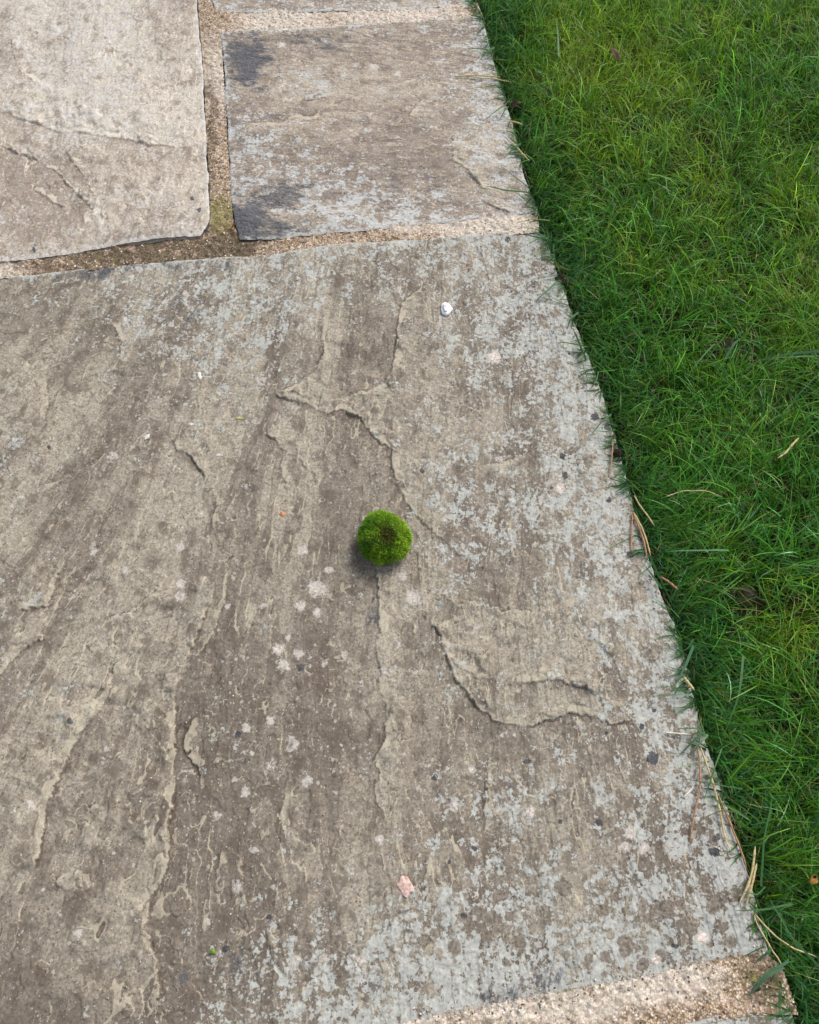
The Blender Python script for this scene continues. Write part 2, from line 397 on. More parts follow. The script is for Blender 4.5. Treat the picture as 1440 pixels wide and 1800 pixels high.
    dk = blobs(px, py, darks, wp); sp = blobs(px, py, spots, wps); bl = blobs(px, py, blacks, wps); br = blobs(px, py, browns, wps)
    for (tx, ty, rx, ry, wt) in tones:
        tone += wt * np.exp(-(((px - tx + wp) / rx) ** 2 + ((py - ty + wp) / ry) ** 2))
    fa = np.stack([pale, dk, sp, bl], -1).reshape(-1, 4)
    fb = np.stack([ed * 1000, rim, tone, br], -1).reshape(-1, 4)
    V = np.stack([x - cx, y - cy, z], -1).reshape(-1, 3)
    F = gridF(nu, nv)[:, ::-1]
    # sides and underside
    idx = np.arange(nu * nv).reshape(nu, nv)
    ring = np.r_[idx[:, 0], idx[-1, 1:], idx[-2::-1, -1], idx[0, -2:0:-1]]
    n = len(ring); VS = [V]; FS = []; prev = ring; base_i = len(V)
    for k, (dz, ins) in enumerate(((.006, -.0006), (.016, .0005), (thick, .002))):
        Rv_ = V[ring].copy(); c = Rv_[:, :2]
        Rv_[:, :2] = c * (1 - ins * 2) + fbm(c[:, 0] + k, c[:, 1], 60, 3, seed + k)[:, None] * .003; Rv_[:, 2] -= dz
        cur = np.arange(n) + base_i; base_i += n; VS.append(Rv_)
        FS.append(np.stack([prev, cur, np.roll(cur, -1), np.roll(prev, -1)], 1)); prev = cur
    VS.append(np.array([[0, 0, base - thick]]))
    FS.append(np.stack([prev, np.full(n, base_i), np.full(n, base_i), np.roll(prev, -1)], 1)[:0])
    VS = np.concatenate(VS[:-1]); extra = len(VS) - len(V)
    fa2 = np.concatenate([fa] + [fa[ring]] * 3); fb2 = np.concatenate([fb] + [fb[ring]] * 3)
    Fall = np.concatenate([F] + FS[:3])
    o = mesh_np('paving_slab', VS, Fall, mat, {'fa': fa2, 'fb': fb2})
    o.location = (cx, cy, 0)
    tag(o, label, 'paving slab', 'riven sandstone paving slabs of the patio')
    return o

# borders, traced on the photograph
MAIN_T = [(-260, 500), (0, 485), (125, 475), (200, 467), (320, 456), (420, 450), (500, 442), (570, 430), (640, 427), (720, 422), (795, 415), (870, 407), (940, 405), (958, 411)]
MAIN_R = [(958, 411), (975, 455), (988, 500), (1003, 545), (1022, 600), (1046, 660), (1065, 715), (1080, 770), (1100, 840), (1118, 905), (1142, 980), (1163, 1040), (1186, 1100), (1203, 1160), (1217, 1220), (1237, 1290), (1257, 1350), (1277, 1410), (1301, 1490), (1322, 1560), (1338, 1620), (1352, 1678)]
MAIN_B = [(-260, 1985), (0, 1935), (300, 1882), (600, 1830), (740, 1801), (790, 1787), (850, 1771), (930, 1757), (1000, 1750), (1100, 1731), (1180, 1712), (1240, 1696), (1300, 1689), (1352, 1678)]
MAIN_L = [(-260, 500), (-275, 900), (-295, 1400), (-260, 1985)]
MR_T = [(390, 56), (450, 51), (500, 50), (600, 43), (720, 37), (790, 30), (846, 25)]
MR_R = [(846, 25), (856, 60), (866, 100), (881, 150), (896, 200), (907, 240), (918, 290), (932, 340), (945, 372)]
MR_B = [(421, 420), (500, 419), (550, 412), (620, 407), (720, 397), (790, 388), (840, 381), (945, 372)]
MR_L = [(390, 56), (393, 120), (398, 180), (401, 250), (405, 300), (408, 350), (412, 395), (421, 420)]
TL_T = [(-260, -330), (0, -340), (200, -350), (335, -360)]
TL_R = [(335, -360), (340, -150), (347, 0), (350, 50), (354, 90), (358, 150), (360, 200), (362, 250), (366, 300), (368, 350), (368, 385), (363, 405), (352, 414)]
TL_B = [(-260, 482), (-120, 472), (0, 460), (60, 453), (130, 445), (180, 436), (220, 428), (290, 420), (352, 414)]
TL_L = [(-260, -330), (-262, 0), (-262, 482)]
TM_T = [(362, -360), (560, -372), (770, -385)]
TM_R = [(770, -385), (788, -200), (812, -80), (832, 8)]
TM_B = [(383, 22), (450, 20), (520, 20), (620, 17), (720, 15), (832, 8)]
TM_L = [(362, -360), (366, -150), (370, 0), (383, 22)]
BT_T = [(-100, 2085), (400, 1980), (800, 1888), (1000, 1844), (1200, 1800), (1276, 1780), (1330, 1770), (1388, 1768)]
BT_R = [(1388, 1768), (1408, 1850), (1430, 1960), (1460, 2100)]
BT_B = [(-100, 2420), (500, 2310), (1000, 2200), (1460, 2100)]
BT_L = [(-100, 2085), (-100, 2250), (-100, 2420)]

S1 = stone_mat('riven_sandstone_brown', (.242, .208, .162), (.142, .115, .090), (.362, .322, .252), (.425, .432, .402), rot=.06)
S2 = stone_mat('riven_sandstone_mauve', (.305, .252, .196), (.205, .166, .140), (.42, .365, .29), (.48, .487, .475), rot=1.45)
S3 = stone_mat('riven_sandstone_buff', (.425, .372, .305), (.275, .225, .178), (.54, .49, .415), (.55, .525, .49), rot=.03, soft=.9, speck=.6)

main_ledges = [
 ([(668, 985), (665, 1040), (668, 1100), (663, 1150), (668, 1200), (676, 1240), (681, 1290), (655, 1322), (665, 1365), (660, 1410), (685, 1450)], 'L', .0030, .030),
 ([(693, 840), (715, 880), (740, 915), (757, 927), (768, 943), (797, 968), (830, 990)], 'L', .0022, .030),
 ([(745, 1080), (775, 1120), (785, 1160), (815, 1210), (840, 1245), (880, 1268), (940, 1280), (985, 1265), (1010, 1250), (1050, 1262), (1080, 1275), (1115, 1270)], 'L', .0042, .040),
 ([(800, 1165), (850, 1190), (920, 1200), (980, 1195), (1030, 1210), (1070, 1240)], 'L', .0022, .02),
 ([(800, 1052), (850, 1060), (880, 1073), (935, 1076), (980, 1066), (1000, 1052), (1035, 1012)], 'R', .0026, .025),
 ([(1035, 1115), (1060, 1138), (1080, 1160), (1092, 1195)], 'L', .0022, .02),
 ([(480, 690), (505, 706), (540, 712), (580, 728), (600, 720), (640, 740), (652, 765), (685, 790), (695, 830), (715, 860)], 'L', .0036, .030),
 ([(568, 560), (567, 630), (555, 655), (520, 675), (485, 690)], 'L', .0024, .02),
 ([(762, 492), (735, 512), (705, 534), (700, 575), (696, 610), (692, 650), (670, 675), (640, 692), (595, 695)], 'L', .0032, .025),
 ([(467, 752), (492, 785), (505, 800), (525, 803), (545, 830), (562, 852)], 'L', .0030, .02),
 ([(500, 800), (495, 830), (505, 862)], 'L', .0022, .012),
 ([(385, 1020), (362, 1075), (345, 1120), (328, 1165), (310, 1200), (305, 1275), (316, 1300), (305, 1350), (302, 1425), (300, 1480), (290, 1525), (284, 1560), (265, 1572), (258, 1610), (263, 1660), (283, 1700), (280, 1770), (285, 1830)], 'R', .0046, .045),
 ([(170, 1097), (225, 1076), (255, 1055), (285, 1025)], 'R', .0030, .02),
 ([(360, 1250), (335, 1270), (325, 1310), (340, 1340), (352, 1352), (345, 1388)], 'L', .0026, .015),
 ([(384, 1580), (382, 1540), (390, 1492), (415, 1492), (428, 1525), (430, 1570), (434, 1612)], 'R', .0026, .015),
 ([(512, 1340), (505, 1370), (492, 1440), (488, 1500), (480, 1580), (472, 1615), (470, 1680)], 'L', .0026, .02),
 ([(205, 1190), (160, 1262), (135, 1300), (110, 1352), (90, 1400), (75, 1480), (65, 1530), (12, 1597)], 'R', .0036, .03),
 ([(98, 1570), (104, 1540), (122, 1520), (150, 1530), (166, 1555)], 'R', .0026, .015),
 ([(30, 1075), (50, 1072), (85, 1067), (90, 1040), (103, 1010), (120, 985)], 'L', .0034, .025),
 ([(-20, 1215), (20, 1165), (45, 1140), (75, 1125), (95, 1085)], 'L', .0026, .02),
 ([(140, 1260), (150, 1240), (200, 1190), (212, 1150)], 'R', .0026, .02),
 ([(150, 1440), (137, 1470), (130, 1495)], 'L', .0020, .01),
 ([(80, 745), (84, 700), (78, 660)], 'L', .0022, .02),
 ([(300, 730), (300, 780), (330, 800), (372, 850), (383, 880), (370, 930)], 'L', .0024, .02),
 ([(400, 1010), (395, 1060), (375, 1110), (330, 1190)], 'R', .0022, .02),
 ([(455, 1060), (440, 1110), (430, 1160)], 'R', .0022, .015),
 ([(735, 960), (738, 1010), (745, 1080)], 'L', .0018, .02),
 ([(860, 1330), (850, 1400), (855, 1470)], 'L', .0014, .02),
 ([(60, 860), (120, 835), (170, 815), (215, 745)], 'R', .0020, .02),
 ([(200, 570), (215, 600), (208, 640)], 'L', .0014, .015),
 ([(950, 790), (880, 812), (830, 815)], 'L', .0012, .02),
 ([(755, 1500), (745, 1560), (752, 1600)], 'L', .0010, .02),
]
main_pale = (0, 400, 100, [
 "5 5 6 7 8 8 8 8 8 8 8 8 8 8",
 "3 4 5 6 7 6 4 4 5 7 8 8 8 8",
 "1 2 4 6 6 5 2 2 6 8 9 8 8 8",
 "2 1 2 3 5 3 2 3 3 5 8 8 8 8",
 "5 3 2 2 3 2 2 3 6 6 7 8 8 8",
 "2 1 1 2 1 1 0 2 6 6 7 8 9 9",
 "2 2 2 2 1 1 1 2 5 3 6 8 9 9",
 "3 2 2 2 2 2 2 1 2 2 5 6 9 9",
 "4 3 2 1 2 2 1 2 3 3 3 6 9 9",
 "3 3 1 1 3 2 1 2 2 3 4 5 8 9",
 "3 1 1 1 2 1 1 2 4 5 4 5 8 9",
 "2 1 1 1 2 2 2 3 5 5 5 5 7 9",
 "1 1 1 1 3 3 3 6 7 7 6 7 7 8",
 "0 0 1 2 4 6 6 8 9 8 8 8 8 8",
 "1 1 2 3 6 7 8 9 9 9 9 9 9 9"])
main_dark = [(170, 474, 60, 14, .9), (270, 462, 70, 12, .8), (370, 464, 40, 10, .6), (970, 1722, 40, 26, .75), (1000, 1742, 120, 12, .6), (880, 1752, 90, 14, .6),
 (650, 1085, 22, 26, .5), (330, 560, 50, 40, .35), (700, 1010, 12, 30, .35), (1200, 1680, 60, 14, .35), (545, 575, 20, 40, .3), (640, 1720, 60, 40, .4), (400, 1700, 26, 26, .6), (320, 1715, 20, 20, .5)]
main_spots = [(870, 625, 9, 9, 2), (700, 512, 7), (317, 1025, 7, 7, 1.7), (317, 1048, 10), (401, 1066, 6), (463, 1066, 7), (490, 1141, 10, 10, 1.2), (497, 1168, 12), (524, 1148, 10), (507, 1120, 6), (532, 967, 11),
 (728, 1050, 17, 14, 1.1), (557, 1033, 18, 15), (578, 1000, 8), (556, 1075, 8), (528, 1065, 10), (432, 1393, 11), (384, 1433, 8), (666, 1475, 9), (444, 1493, 7), (433, 1281, 8), (475, 1345, 13, 12, .8),
 (515, 1308, 13, 20, .8), (417, 1560, 10, 14), (1235, 1648, 10, 10, 2), (1153, 1685, 7, 8, 1.8), (797, 1415, 11), (933, 1425, 7, 10, 1.5), (635, 1687, 9, 9, 1.1), (518, 1690, 12), (570, 1685, 11),
 (540, 1375, 11), (833, 1352, 7), (219, 1000, 12, 10, .8), (200, 805, 12, 10, .9), (752, 705, 10, 14, .7), (1105, 1465, 14), (985, 858, 8, 8, 1.5), (302, 572, 5), (326, 517, 7), (545, 562, 5), (55, 1415, 12, 12, .8),
 (460, 665, 18, 14, .8), (700, 1130, 10, 12, .7), (675, 1180, 9), (705, 1010, 10), (365, 1620, 9, 8, .8), (840, 1100, 8, 8, .7), (950, 880, 12, 12, .8), (1130, 1490, 12), (1100, 1490, 12, 12, .9), (880, 805, 12, 10, .8),
 (448, 740, 5), (318, 960, 8), (165, 965, 12, 14, .7), (110, 1610, 10, 10, .6), (140, 1640, 10), (185, 1315, 6), (475, 1268, 9), (412, 1370, 6), (443, 1325, 5), (352, 905, 5), (607, 1150, 7), (570, 1165, 6), (636, 1200, 6)]
main_black = [(527, 1172, 6), (418, 1291, 6), (1108, 975, 6, 5, 1.3), (1147, 1332, 9, 9, 1.4), (1045, 735, 7), (990, 803, 5), (928, 1338, 6, 4, 1.2), (1052, 1447, 6), (1258, 1473, 7, 7, 1.3), (1256, 1499, 8, 7, 1.2),
 (124, 1269, 5), (1151, 1249, 3.5), (1128, 1277, 5), (396, 1668, 7), (475, 1614, 4.5), (1068, 750, 7), (1190, 1665, 4), (994, 837, 5), (1070, 878, 5), (815, 1610, 5), (893, 420, 5), (742, 828, 4), (86, 787, 3), (970, 858, 3), (1185, 1663, 4),
 (985, 1445, 4), (834, 1491, 4), (790, 1516, 4), (857, 1386, 3.5), (764, 1367, 4), (1066, 1290, 3)]
main_brown = [(865, 1612, 12), (915, 1655, 14), (1065, 1682, 9), (1100, 1662, 15, 20), (1130, 1695, 11), (1162, 1678, 10), (1252, 1590, 11, 16), (1285, 1655, 12), (1035, 1685, 9), (890, 1692, 7), (765, 1640, 9), (805, 1560, 11), (840, 1600, 10),
 (1165, 1600, 24, 18), (1215, 1635, 10), (1060, 1600, 14, 10), (880, 1575, 12), (960, 1620, 9), (1240, 1560, 9), (990, 1560, 16), (745, 1655, 12), (800, 1665, 12)]
main_tones = [(720, 650, 150, 170, -.35), (600, 870, 90, 70, -.3), (620, 1400, 200, 200, -.08), (950, 1120, 150, 60, .4), (550, 1250, 90, 260, -.3), (660, 980, 80, 120, -.3), (200, 1150, 90, 120, .2), (120, 1380, 170, 240, .55), (150, 1650, 160, 120, .25), (60, 1050, 80, 60, .3), (380, 740, 260, 80, .1), (860, 1500, 90, 60, -.25), (350, 1750, 220, 80, -.25),
 (1000, 1520, 260, 180, -.25), (520, 1100, 90, 120, -.15), (260, 560, 250, 70, -.15), (1000, 1330, 90, 60, -.3), (100, 900, 120, 120, .05), (880, 760, 120, 60, .2)]
make_slab('large brown sandstone slab speckled with grey lichen, carrying the green moss ball', MAIN_T, MAIN_R, MAIN_B, MAIN_L, .00108, S1, main_ledges, main_pale, main_dark, main_spots, main_black, main_brown, main_tones,
          rot=.06, streak=5, seed=11, bend=.42, bands=1.3, ledge=1.4)

mr_ledges = [([(795, 236), (797, 262), (795, 282), (815, 295), (838, 318), (857, 337)], 'L', .0032, .035),
 ([(848, 350), (868, 360), (885, 366), (900, 374)], 'L', .0022, .02),
 ([(425, 232), (440, 222), (500, 215), (515, 200), (550, 205), (556, 190)], 'R', .0018, .02), ([(470, 150), (475, 175), (520, 180), (600, 165)], 'L', .0016, .02), ([(690, 150), (720, 140), (780, 150)], 'R', .0014, .02),
 ([(430, 245), (425, 280)], 'L', .0015, .02), ([(722, 205), (735, 180), (760, 170)], 'R', .0018, .02)]
mr_pale = (400, 0, 50, [
 "3 3 4 4 4 4 4 4 5 7 8", "3 3 4 4 4 3 3 4 5 7 8", "3 4 3 3 3 3 3 3 5 7 8", "4 4 5 6 3 3 3 3 5 7 8", "5 4 3 3 3 3 3 3 4 7 8",
 "6 6 5 4 3 3 3 3 4 6 8", "7 6 7 6 6 5 3 3 4 5 7", "5 6 6 7 8 7 6 5 4 4 6", "3 4 5 7 7 8 8 7 6 5 6", "3 3 6 6 7 8 9 9 8 7 8"])
mr_dark = [(435, 105, 42, 40, 1.25), (410, 130, 20, 30, .9), (560, 68, 80, 15, .65), (500, 72, 30, 12, .7), (430, 392, 40, 36, 1.35), (490, 345, 60, 24, .95), (455, 405, 80, 20, .9), (440, 350, 40, 30, .8), (520, 395, 40, 12, .5), (402, 220, 12, 60, .5), (480, 200, 24, 10, .5), (720, 330, 60, 14, .5), (780, 290, 30, 20, .4)]
mr_spots = [(570, 150, 16, 10, .9), (496, 78, 6, 5, 1.4), (657, 118, 10, 7), (671, 159, 12, 9, .8), (650, 204, 4, 4, 1.2), (700, 130, 7), (625, 115, 8, 6, .8)]
mr_brown = [(583, 341, 13, 9, 1.3), (650, 265, 7), (483, 283, 7), (495, 320, 6), (601, 283, 10, 8), (623, 305, 8), (645, 325, 8), (668, 383, 6), (530, 300, 6), (667, 342, 5), (560, 285, 5), (583, 262, 6), (600, 255, 6)]
mr_tones = [(620, 120, 130, 60, .1), (640, 200, 160, 40, .15), (700, 270, 60, 50, -.35), (865, 275, 50, 55, .9), (560, 160, 120, 40, .2), (620, 330, 100, 40, -.2)]
make_slab('mauve-brown sandstone slab with dark corners between the two upper mortar joints, flaked at its right', MR_T, MR_R, MR_B, MR_L, .0015, S2, mr_ledges, mr_pale, mr_dark, mr_spots, [(417, 1, 1)], mr_brown, mr_tones, rot=1.45, streak=5, seed=23, amp=.8)

tl_ledges = [([(-10, 188), (30, 208), (75, 220), (100, 235), (150, 240), (200, 245), (225, 248), (260, 259), (285, 255), (312, 263), (360, 255)], 'L', .0055, .05),
 ([(-10, 248), (30, 270), (65, 280), (100, 303), (118, 325), (145, 350), (163, 366), (176, 400)], 'L', .0050, .035),
 ([(118, 270), (140, 300), (160, 330), (168, 352)], 'L', .0030, .02), ([(60, 330), (95, 358), (120, 365)], 'L', .0025, .02),
 ([(140, 100), (150, 112), (180, 108), (185, 92)], 'L', .0016, .015), ([(150, 400), (150, 375), (185, 368), (190, 400)], 'R', .0018, .015), ([(20, 60), (30, 120), (70, 150)], 'L', .0015, .02)]
tl_pale = (-100, -100, 100, ["5 5 6 6 5", "5 5 6 6 4", "5 5 6 7 2", "4 4 6 6 2", "2 1 3 2 3", "3 3 3 4 5", "5 5 5 5 6"])
tl_tones = [(50, 340, 100, 65, -1.4), (180, 150, 110, 70, .6), (60, 100, 60, 80, -.25), (180, 80, 60, 120, .45), (300, 180, 50, 80, .15), (250, 330, 90, 60, .15), (200, 0, 100, 60, .3)]
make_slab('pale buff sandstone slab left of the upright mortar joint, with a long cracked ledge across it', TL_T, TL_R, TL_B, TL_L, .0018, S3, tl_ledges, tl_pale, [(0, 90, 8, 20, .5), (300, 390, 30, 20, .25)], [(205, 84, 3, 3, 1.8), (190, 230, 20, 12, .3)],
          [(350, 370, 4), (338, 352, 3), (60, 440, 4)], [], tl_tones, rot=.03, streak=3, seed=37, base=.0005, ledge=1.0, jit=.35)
tm_pale = (300, -400, 200, ["5 5 5 5", "5 5 5 5", "6 5 5 6", "6 6 6 7"])
make_slab('sliver of mottled sandstone slab above the highest mortar joint, at the top edge of the photo', TM_T, TM_R, TM_B, TM_L, .0022, S2, [], tm_pale, [(500, 5, 60, 12, .4)], [(550, 8, 4, 4, 1.5)], [(600, -50, 3)], [], [(600, 0, 200, 60, .3)], rot=1.45, streak=5, seed=51, amp=.6)
bt_pale = (-200, 1700, 200, ["8 8 8 8 8 8 8 8 8", "8 7 7 7 8 8 8 9 9", "5 5 5 5 5 6 7 8 8", "5 5 5 5 5 5 5 6 6"])
make_slab('grey corner of a sandstone slab below the wide lowest mortar joint, beside the lawn', BT_T, BT_R, BT_B, BT_L, .0030, S1, [], bt_pale, [], [], [], [], [], rot=.06, streak=5, seed=63, amp=.6)

# ------------------------------------------------------------------ mortar joints
s = NT('sandy_mortar')
iso = s.coord(); fm = s.sep(s.attr('fm').outputs['Color'])
v1 = s.voro(iso, 420); v2 = s.voro(s.coord(off=(.3, .1, 0)), 230)
gr = s.sep(v1.outputs['Color'])
gcol = s.ramp(gr[0], [(0, (.16, .10, .055)), (.22, (.34, .25, .16)), (.5, (.48, .38, .27)), (.8, (.64, .54, .43)), (1, (.70, .54, .44))])
n1 = s.noise(iso, 55, 6, .65)
col = s.mix(s.mr(v1.outputs['Distance'], .35, .75), gcol, (.22, .15, .09))
col = s.mix(s.math('MULTIPLY', s.mr(s.math('ADD', fm[0], s.math('SUBTRACT', n1, .5)), .3, .8), .85), col, s.mix(gr[0], (.46, .40, .33), (.73, .66, .57)))   # clean, chalky
dirt = s.mr(s.math('ADD', fm[1], s.math('MULTIPLY', s.math('SUBTRACT', n1, .5), 2.6)), .35, .85)
col = s.mix(s.math('MULTIPLY', dirt, .86), col, s.mix(gr[1], (.030, .024, .015), (.17, .125, .075)))
col = s.mix(s.math('MULTIPLY', s.mr(s.math('ADD', n1, s.math('MULTIPLY', s.noise(iso, 200, 5, .75), .6)), .86, .94), .5), col, (.62, .44, .36))
moss = s.mr(s.math('ADD', fm[2], s.math('MULTIPLY', s.math('SUBTRACT', s.noise(iso, 110, 7, .78), .5), 4.0)), .5, .9)
col = s.mix(s.math('MULTIPLY', moss, .8), col, s.mix(gr[2], (.10, .09, .02), (.33, .29, .11)))
wg = s.math('MULTIPLY', s.mr(v2.outputs['Distance'], .34, .28), s.mr(s.sep(v2.outputs['Color'])[0], .90, .92))
col = s.mix(wg, col, (.80, .74, .66))
bgm = s.math('MULTIPLY', s.mr(v2.outputs['Distance'], .36, .30), s.mr(s.sep(v2.outputs['Color'])[0], .10, .08))
col = s.mix(s.math('MULTIPLY', bgm, .9), col, (.05, .045, .05))
hgt = s.math('ADD', s.math('MULTIPLY', s.mr(v1.outputs['Distance'], 0, .7, 1, 0, False), .45), s.math('MULTIPLY', s.noise(iso, 300, 5, .7), 1.2))
hgt = s.math('ADD', hgt, s.math('ADD', s.math('MULTIPLY', wg, .8), s.math('MULTIPLY', bgm, .6)))
n4 = s.noise(iso, 260, 6, .8); n5 = s.noise(iso, 110, 5, .7)
col = s.mix(1.0, col, s.mr(n4, .36, .64, .62, 1.28, False), 'MULTIPLY')
col = s.mix(s.math('MULTIPLY', s.mr(n5, .42, .34), .75), col, (.10, .065, .035))
hgt = s.math('ADD', hgt, s.math('MULTIPLY', n5, 1.6))
M_MORTAR = s.done(s.bsdf(col, .85, s.bump(hgt, .0007), .2))

def poly_inside(x, y, P):
    ins = np.zeros(x.shape, bool); n = len(P)
    for i in range(n):
        a, b = P[i], P[(i + 1) % n]
        c = ((a[1] > y) != (b[1] > y)) & (x < (b[0] - a[0]) * (y - a[1]) / (b[1] - a[1] + 1e-12) + a[0])
        ins ^= c
    return ins
joints_px = [
    TL_R[:-1] + [(360, 440)] + [(440, 440), (424, 412)] + MR_L[::-1][1:] + [(380, 30), (372, -10)] + TM_L[::-1][2:],              # upright joint
    [(-260, 470), (0, 450), (130, 436), (300, 412), (400, 400), (424, 412), (550, 404), (720, 390), (840, 374), (946, 368), (950, 409), (870, 415), (720, 427), (570, 436), (420, 455), (200, 472), (0, 490), (-260, 507)],
    [(355, 10), (450, 14), (720, 8), (840, 2), (852, 30), (846, 32), (720, 44), (500, 57), (370, 64)],
    [(-260, 1975), (0, 1925), (300, 1872), (600, 1820), (790, 1778), (930, 1750), (1100, 1722), (1240, 1688), (1345, 1672), (1375, 1700), (1405, 1785), (1330, 1785), (1276, 1794), (1200, 1815), (800, 1903), (400, 1995), (-100, 2100)]]
allx = np.arange(-.78, .80, .0016); ally = np.arange(-.42, 1.75, .0016)
XX, YY = np.meshgrid(allx, ally, indexing='ij')
ppx, ppy = PX(XX, YY)
near = (ppy > -380) & (ppy < 2100)
inside = np.zeros(XX.shape, bool)
for J in joints_px: inside |= poly_inside(XX, YY, g2(J))
zj = -.0022 + fbm(XX, YY, 18, 4, 301) * .006 + fbm(XX, YY, 160, 3, 305) * .0055
zj += .0035 * sstep(1500, 1700, ppy)
zj -= .0035 * blobs(ppx, ppy, [(370, 440, 120, 40)], np.zeros_like(ppx))
wpj = fbm(XX, YY, 30, 3, 311) * 30
fresh = blobs(ppx, ppy, [(380, 120, 40, 90, .75), (500, 34, 90, 40, .95), (700, 28, 130, 40, 1.0), (860, 395, 110, 30, 1.0), (720, 405, 60, 20, .6), (1150, 1725, 130, 50, 1.0), (950, 1770, 200, 40, .9), (10, 475, 50, 30, .7), (385, 260, 22, 60, .35), (750, 1800, 120, 50, .7)], wpj)
dirt = blobs(ppx, ppy, [(250, 445, 150, 40, 1.2), (400, 430, 70, 40, 1.35), (90, 465, 90, 24, .8), (368, 230, 12, 150, .8), (500, 428, 90, 22, .45), (365, 60, 16, 80, .5), (380, 180, 25, 40, .25), (1350, 1730, 40, 40, .9), (1320, 1680, 60, 14, .7), (370, 300, 16, 60, .35)], wpj)
mossy = blobs(ppx, ppy, [(390, 370, 28, 34, 1.1), (410, 412, 26, 18, .6), (170, 455, 60, 20, .4), (300, 440, 60, 20, .35), (1330, 1725, 50, 36, .55), (990, 1765, 40, 30, .55), (380, 120, 18, 30, .3), (1100, 1735, 160, 8, .5)], wpj)
keep = inside[:-1, :-1] & inside[1:, 1:] & inside[1:, :-1] & inside[:-1, 1:]
F = gridF(*XX.shape)[keep.ravel()]
used = np.unique(F); remap = np.full(XX.size, -1); remap[used] = np.arange(len(used))
Vj = np.stack([XX.ravel()[used], YY.ravel()[used], zj.ravel()[used]], 1)
fmv = np.stack([fresh.ravel()[used], dirt.ravel()[used], mossy.ravel()[used], np.ones(len(used))], 1)
zput(Vj[:, 0], Vj[:, 1], Vj[:, 2])
mo = mesh_np('mortar_joints', Vj, remap[F], M_MORTAR, {'fm': fmv}); tag(mo, kind='structure')

# ------------------------------------------------------------------ ground: one sheet of soil to the horizon
EDGE = [(740, -560), (790, -200), (832, 8)] + MR_R + [(950, 392)] + MAIN_R + [(1366, 1720), (1388, 1775), (1408, 1850), (1430, 1960), (1460, 2100)]
EDG = g2(EDGE)
oy = np.argsort(EDG[:, 1]); EY, EX = EDG[oy, 1], EDG[oy, 0]
def edge_x(y): return np.interp(y, EY, EX)
far = np.array([.2, .5, 1, 2, 5, 12, 30, 80, 200.])
gx = np.r_[-.85 - far[::-1], np.arange(-.85, .05, .03), np.arange(.05, 1.1, .005), 1.1 + far]
gy = np.r_[-.55 - far[::-1], np.arange(-.55, 1.9, .005), 1.9 + far]
X, Y = np.meshgrid(gx, gy, indexing='ij')
dl = X - edge_x(Y)
nearf = np.exp(-np.maximum(0, np.hypot(X, Y - .6) - 1.5))
Zg = -.045 + sstep(-.012, .010, dl) * .029 + (fbm(X, Y, 9, 3, 401) * .014 + fbm(X, Y, 60, 4, 405) * .012) * nearf * sstep(-.01, .02, dl)
s = NT('dark_lawn_soil')
iso = s.coord(); n1 = s.noise(iso, 120, 7, .7); n2 = s.noise(iso, 12, 4, .6)
col = s.ramp(n1, [(.3, (.008, .006, .004)), (.5, (.020, .014, .009)), (.72, (.06, .042, .028))])
col = s.mix(s.math('MULTIPLY', s.mr(n2, .45, .6), .4), col, (.015, .028, .005))
M_SOIL = s.done(s.bsdf(col, .9, s.bump(s.math('ADD', n1, s.noise(iso, 500, 4, .7)), .004), .2))
go = mesh_np('ground', np.stack([X, Y, Zg], -1).reshape(-1, 3), gridF(*X.shape), M_SOIL); tag(go, kind='structure')

# ------------------------------------------------------------------ grass
RS = np.random.RandomState(7)
def soil_z(x, y): return -.016 + fbm(x, y, 9, 3, 401) * .014
def blades(x, y, z, az, el, ln, wd, curl, drift, twist, col, K=6):
    """curved tapering leaf strips; arrays of length n; returns V, F, C"""
    n = len(x); t = np.linspace(0, 1, K)
    elk = el[:, None] - curl[:, None] * t[None] ** 1.3
    azk = az[:, None] + drift[:, None] * t[None]
    st = (ln / (K - 1))[:, None]
    dx = np.cos(elk) * np.sin(azk) * st; dy = np.cos(elk) * np.cos(azk) * st; dz = np.sin(elk) * st
    cum = lambda d: np.concatenate([np.zeros((n, 1)), np.cumsum(d[:, :-1], 1)], 1)
    Px, Py, Pz = x[:, None] + cum(dx), y[:, None] + cum(dy), z[:, None] + cum(dz)
    floor_ = np.where(Px < edge_x(Py) + .002, .0025, -.014)
    Pz = np.maximum(Pz, floor_ + .001 * t[None])
    wp = wd[:, None] * .5 * (1 - t[None] ** 2.2) ** .8 * (.75 + .5 * t[None] * (1 - t[None]) * 2) + .00006
    sx = np.cos(azk) * np.cos(twist)[:, None]; sy = -np.sin(azk) * np.cos(twist)[:, None]; sz = np.sin(twist)[:, None] * np.ones_like(azk)
    A = np.stack([Px - sx * wp, Py - sy * wp, Pz - sz * wp], -1); B = np.stack([Px + sx * wp, Py + sy * wp, Pz + sz * wp], -1)
    V = np.stack([A, B], 2)                              # n,K,2,3
    i = np.arange(n)[:, None] * K * 2 + np.arange(K - 1)[None] * 2
    F = np.stack([i, i + 1, i + 3, i + 2], -1).reshape(-1, 4)
    g = np.array([1.05, 1., .8])[None, None] * (.34 + .86 * t)[None, :, None] if False else (.34 + .86 * t)[None, :, None]  # roots darkened: shade deep between the blades put into their colour
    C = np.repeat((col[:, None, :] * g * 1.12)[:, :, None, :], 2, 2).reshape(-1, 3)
    return V.reshape(-1, 3), F, np.c_[C, np.ones(len(C))]
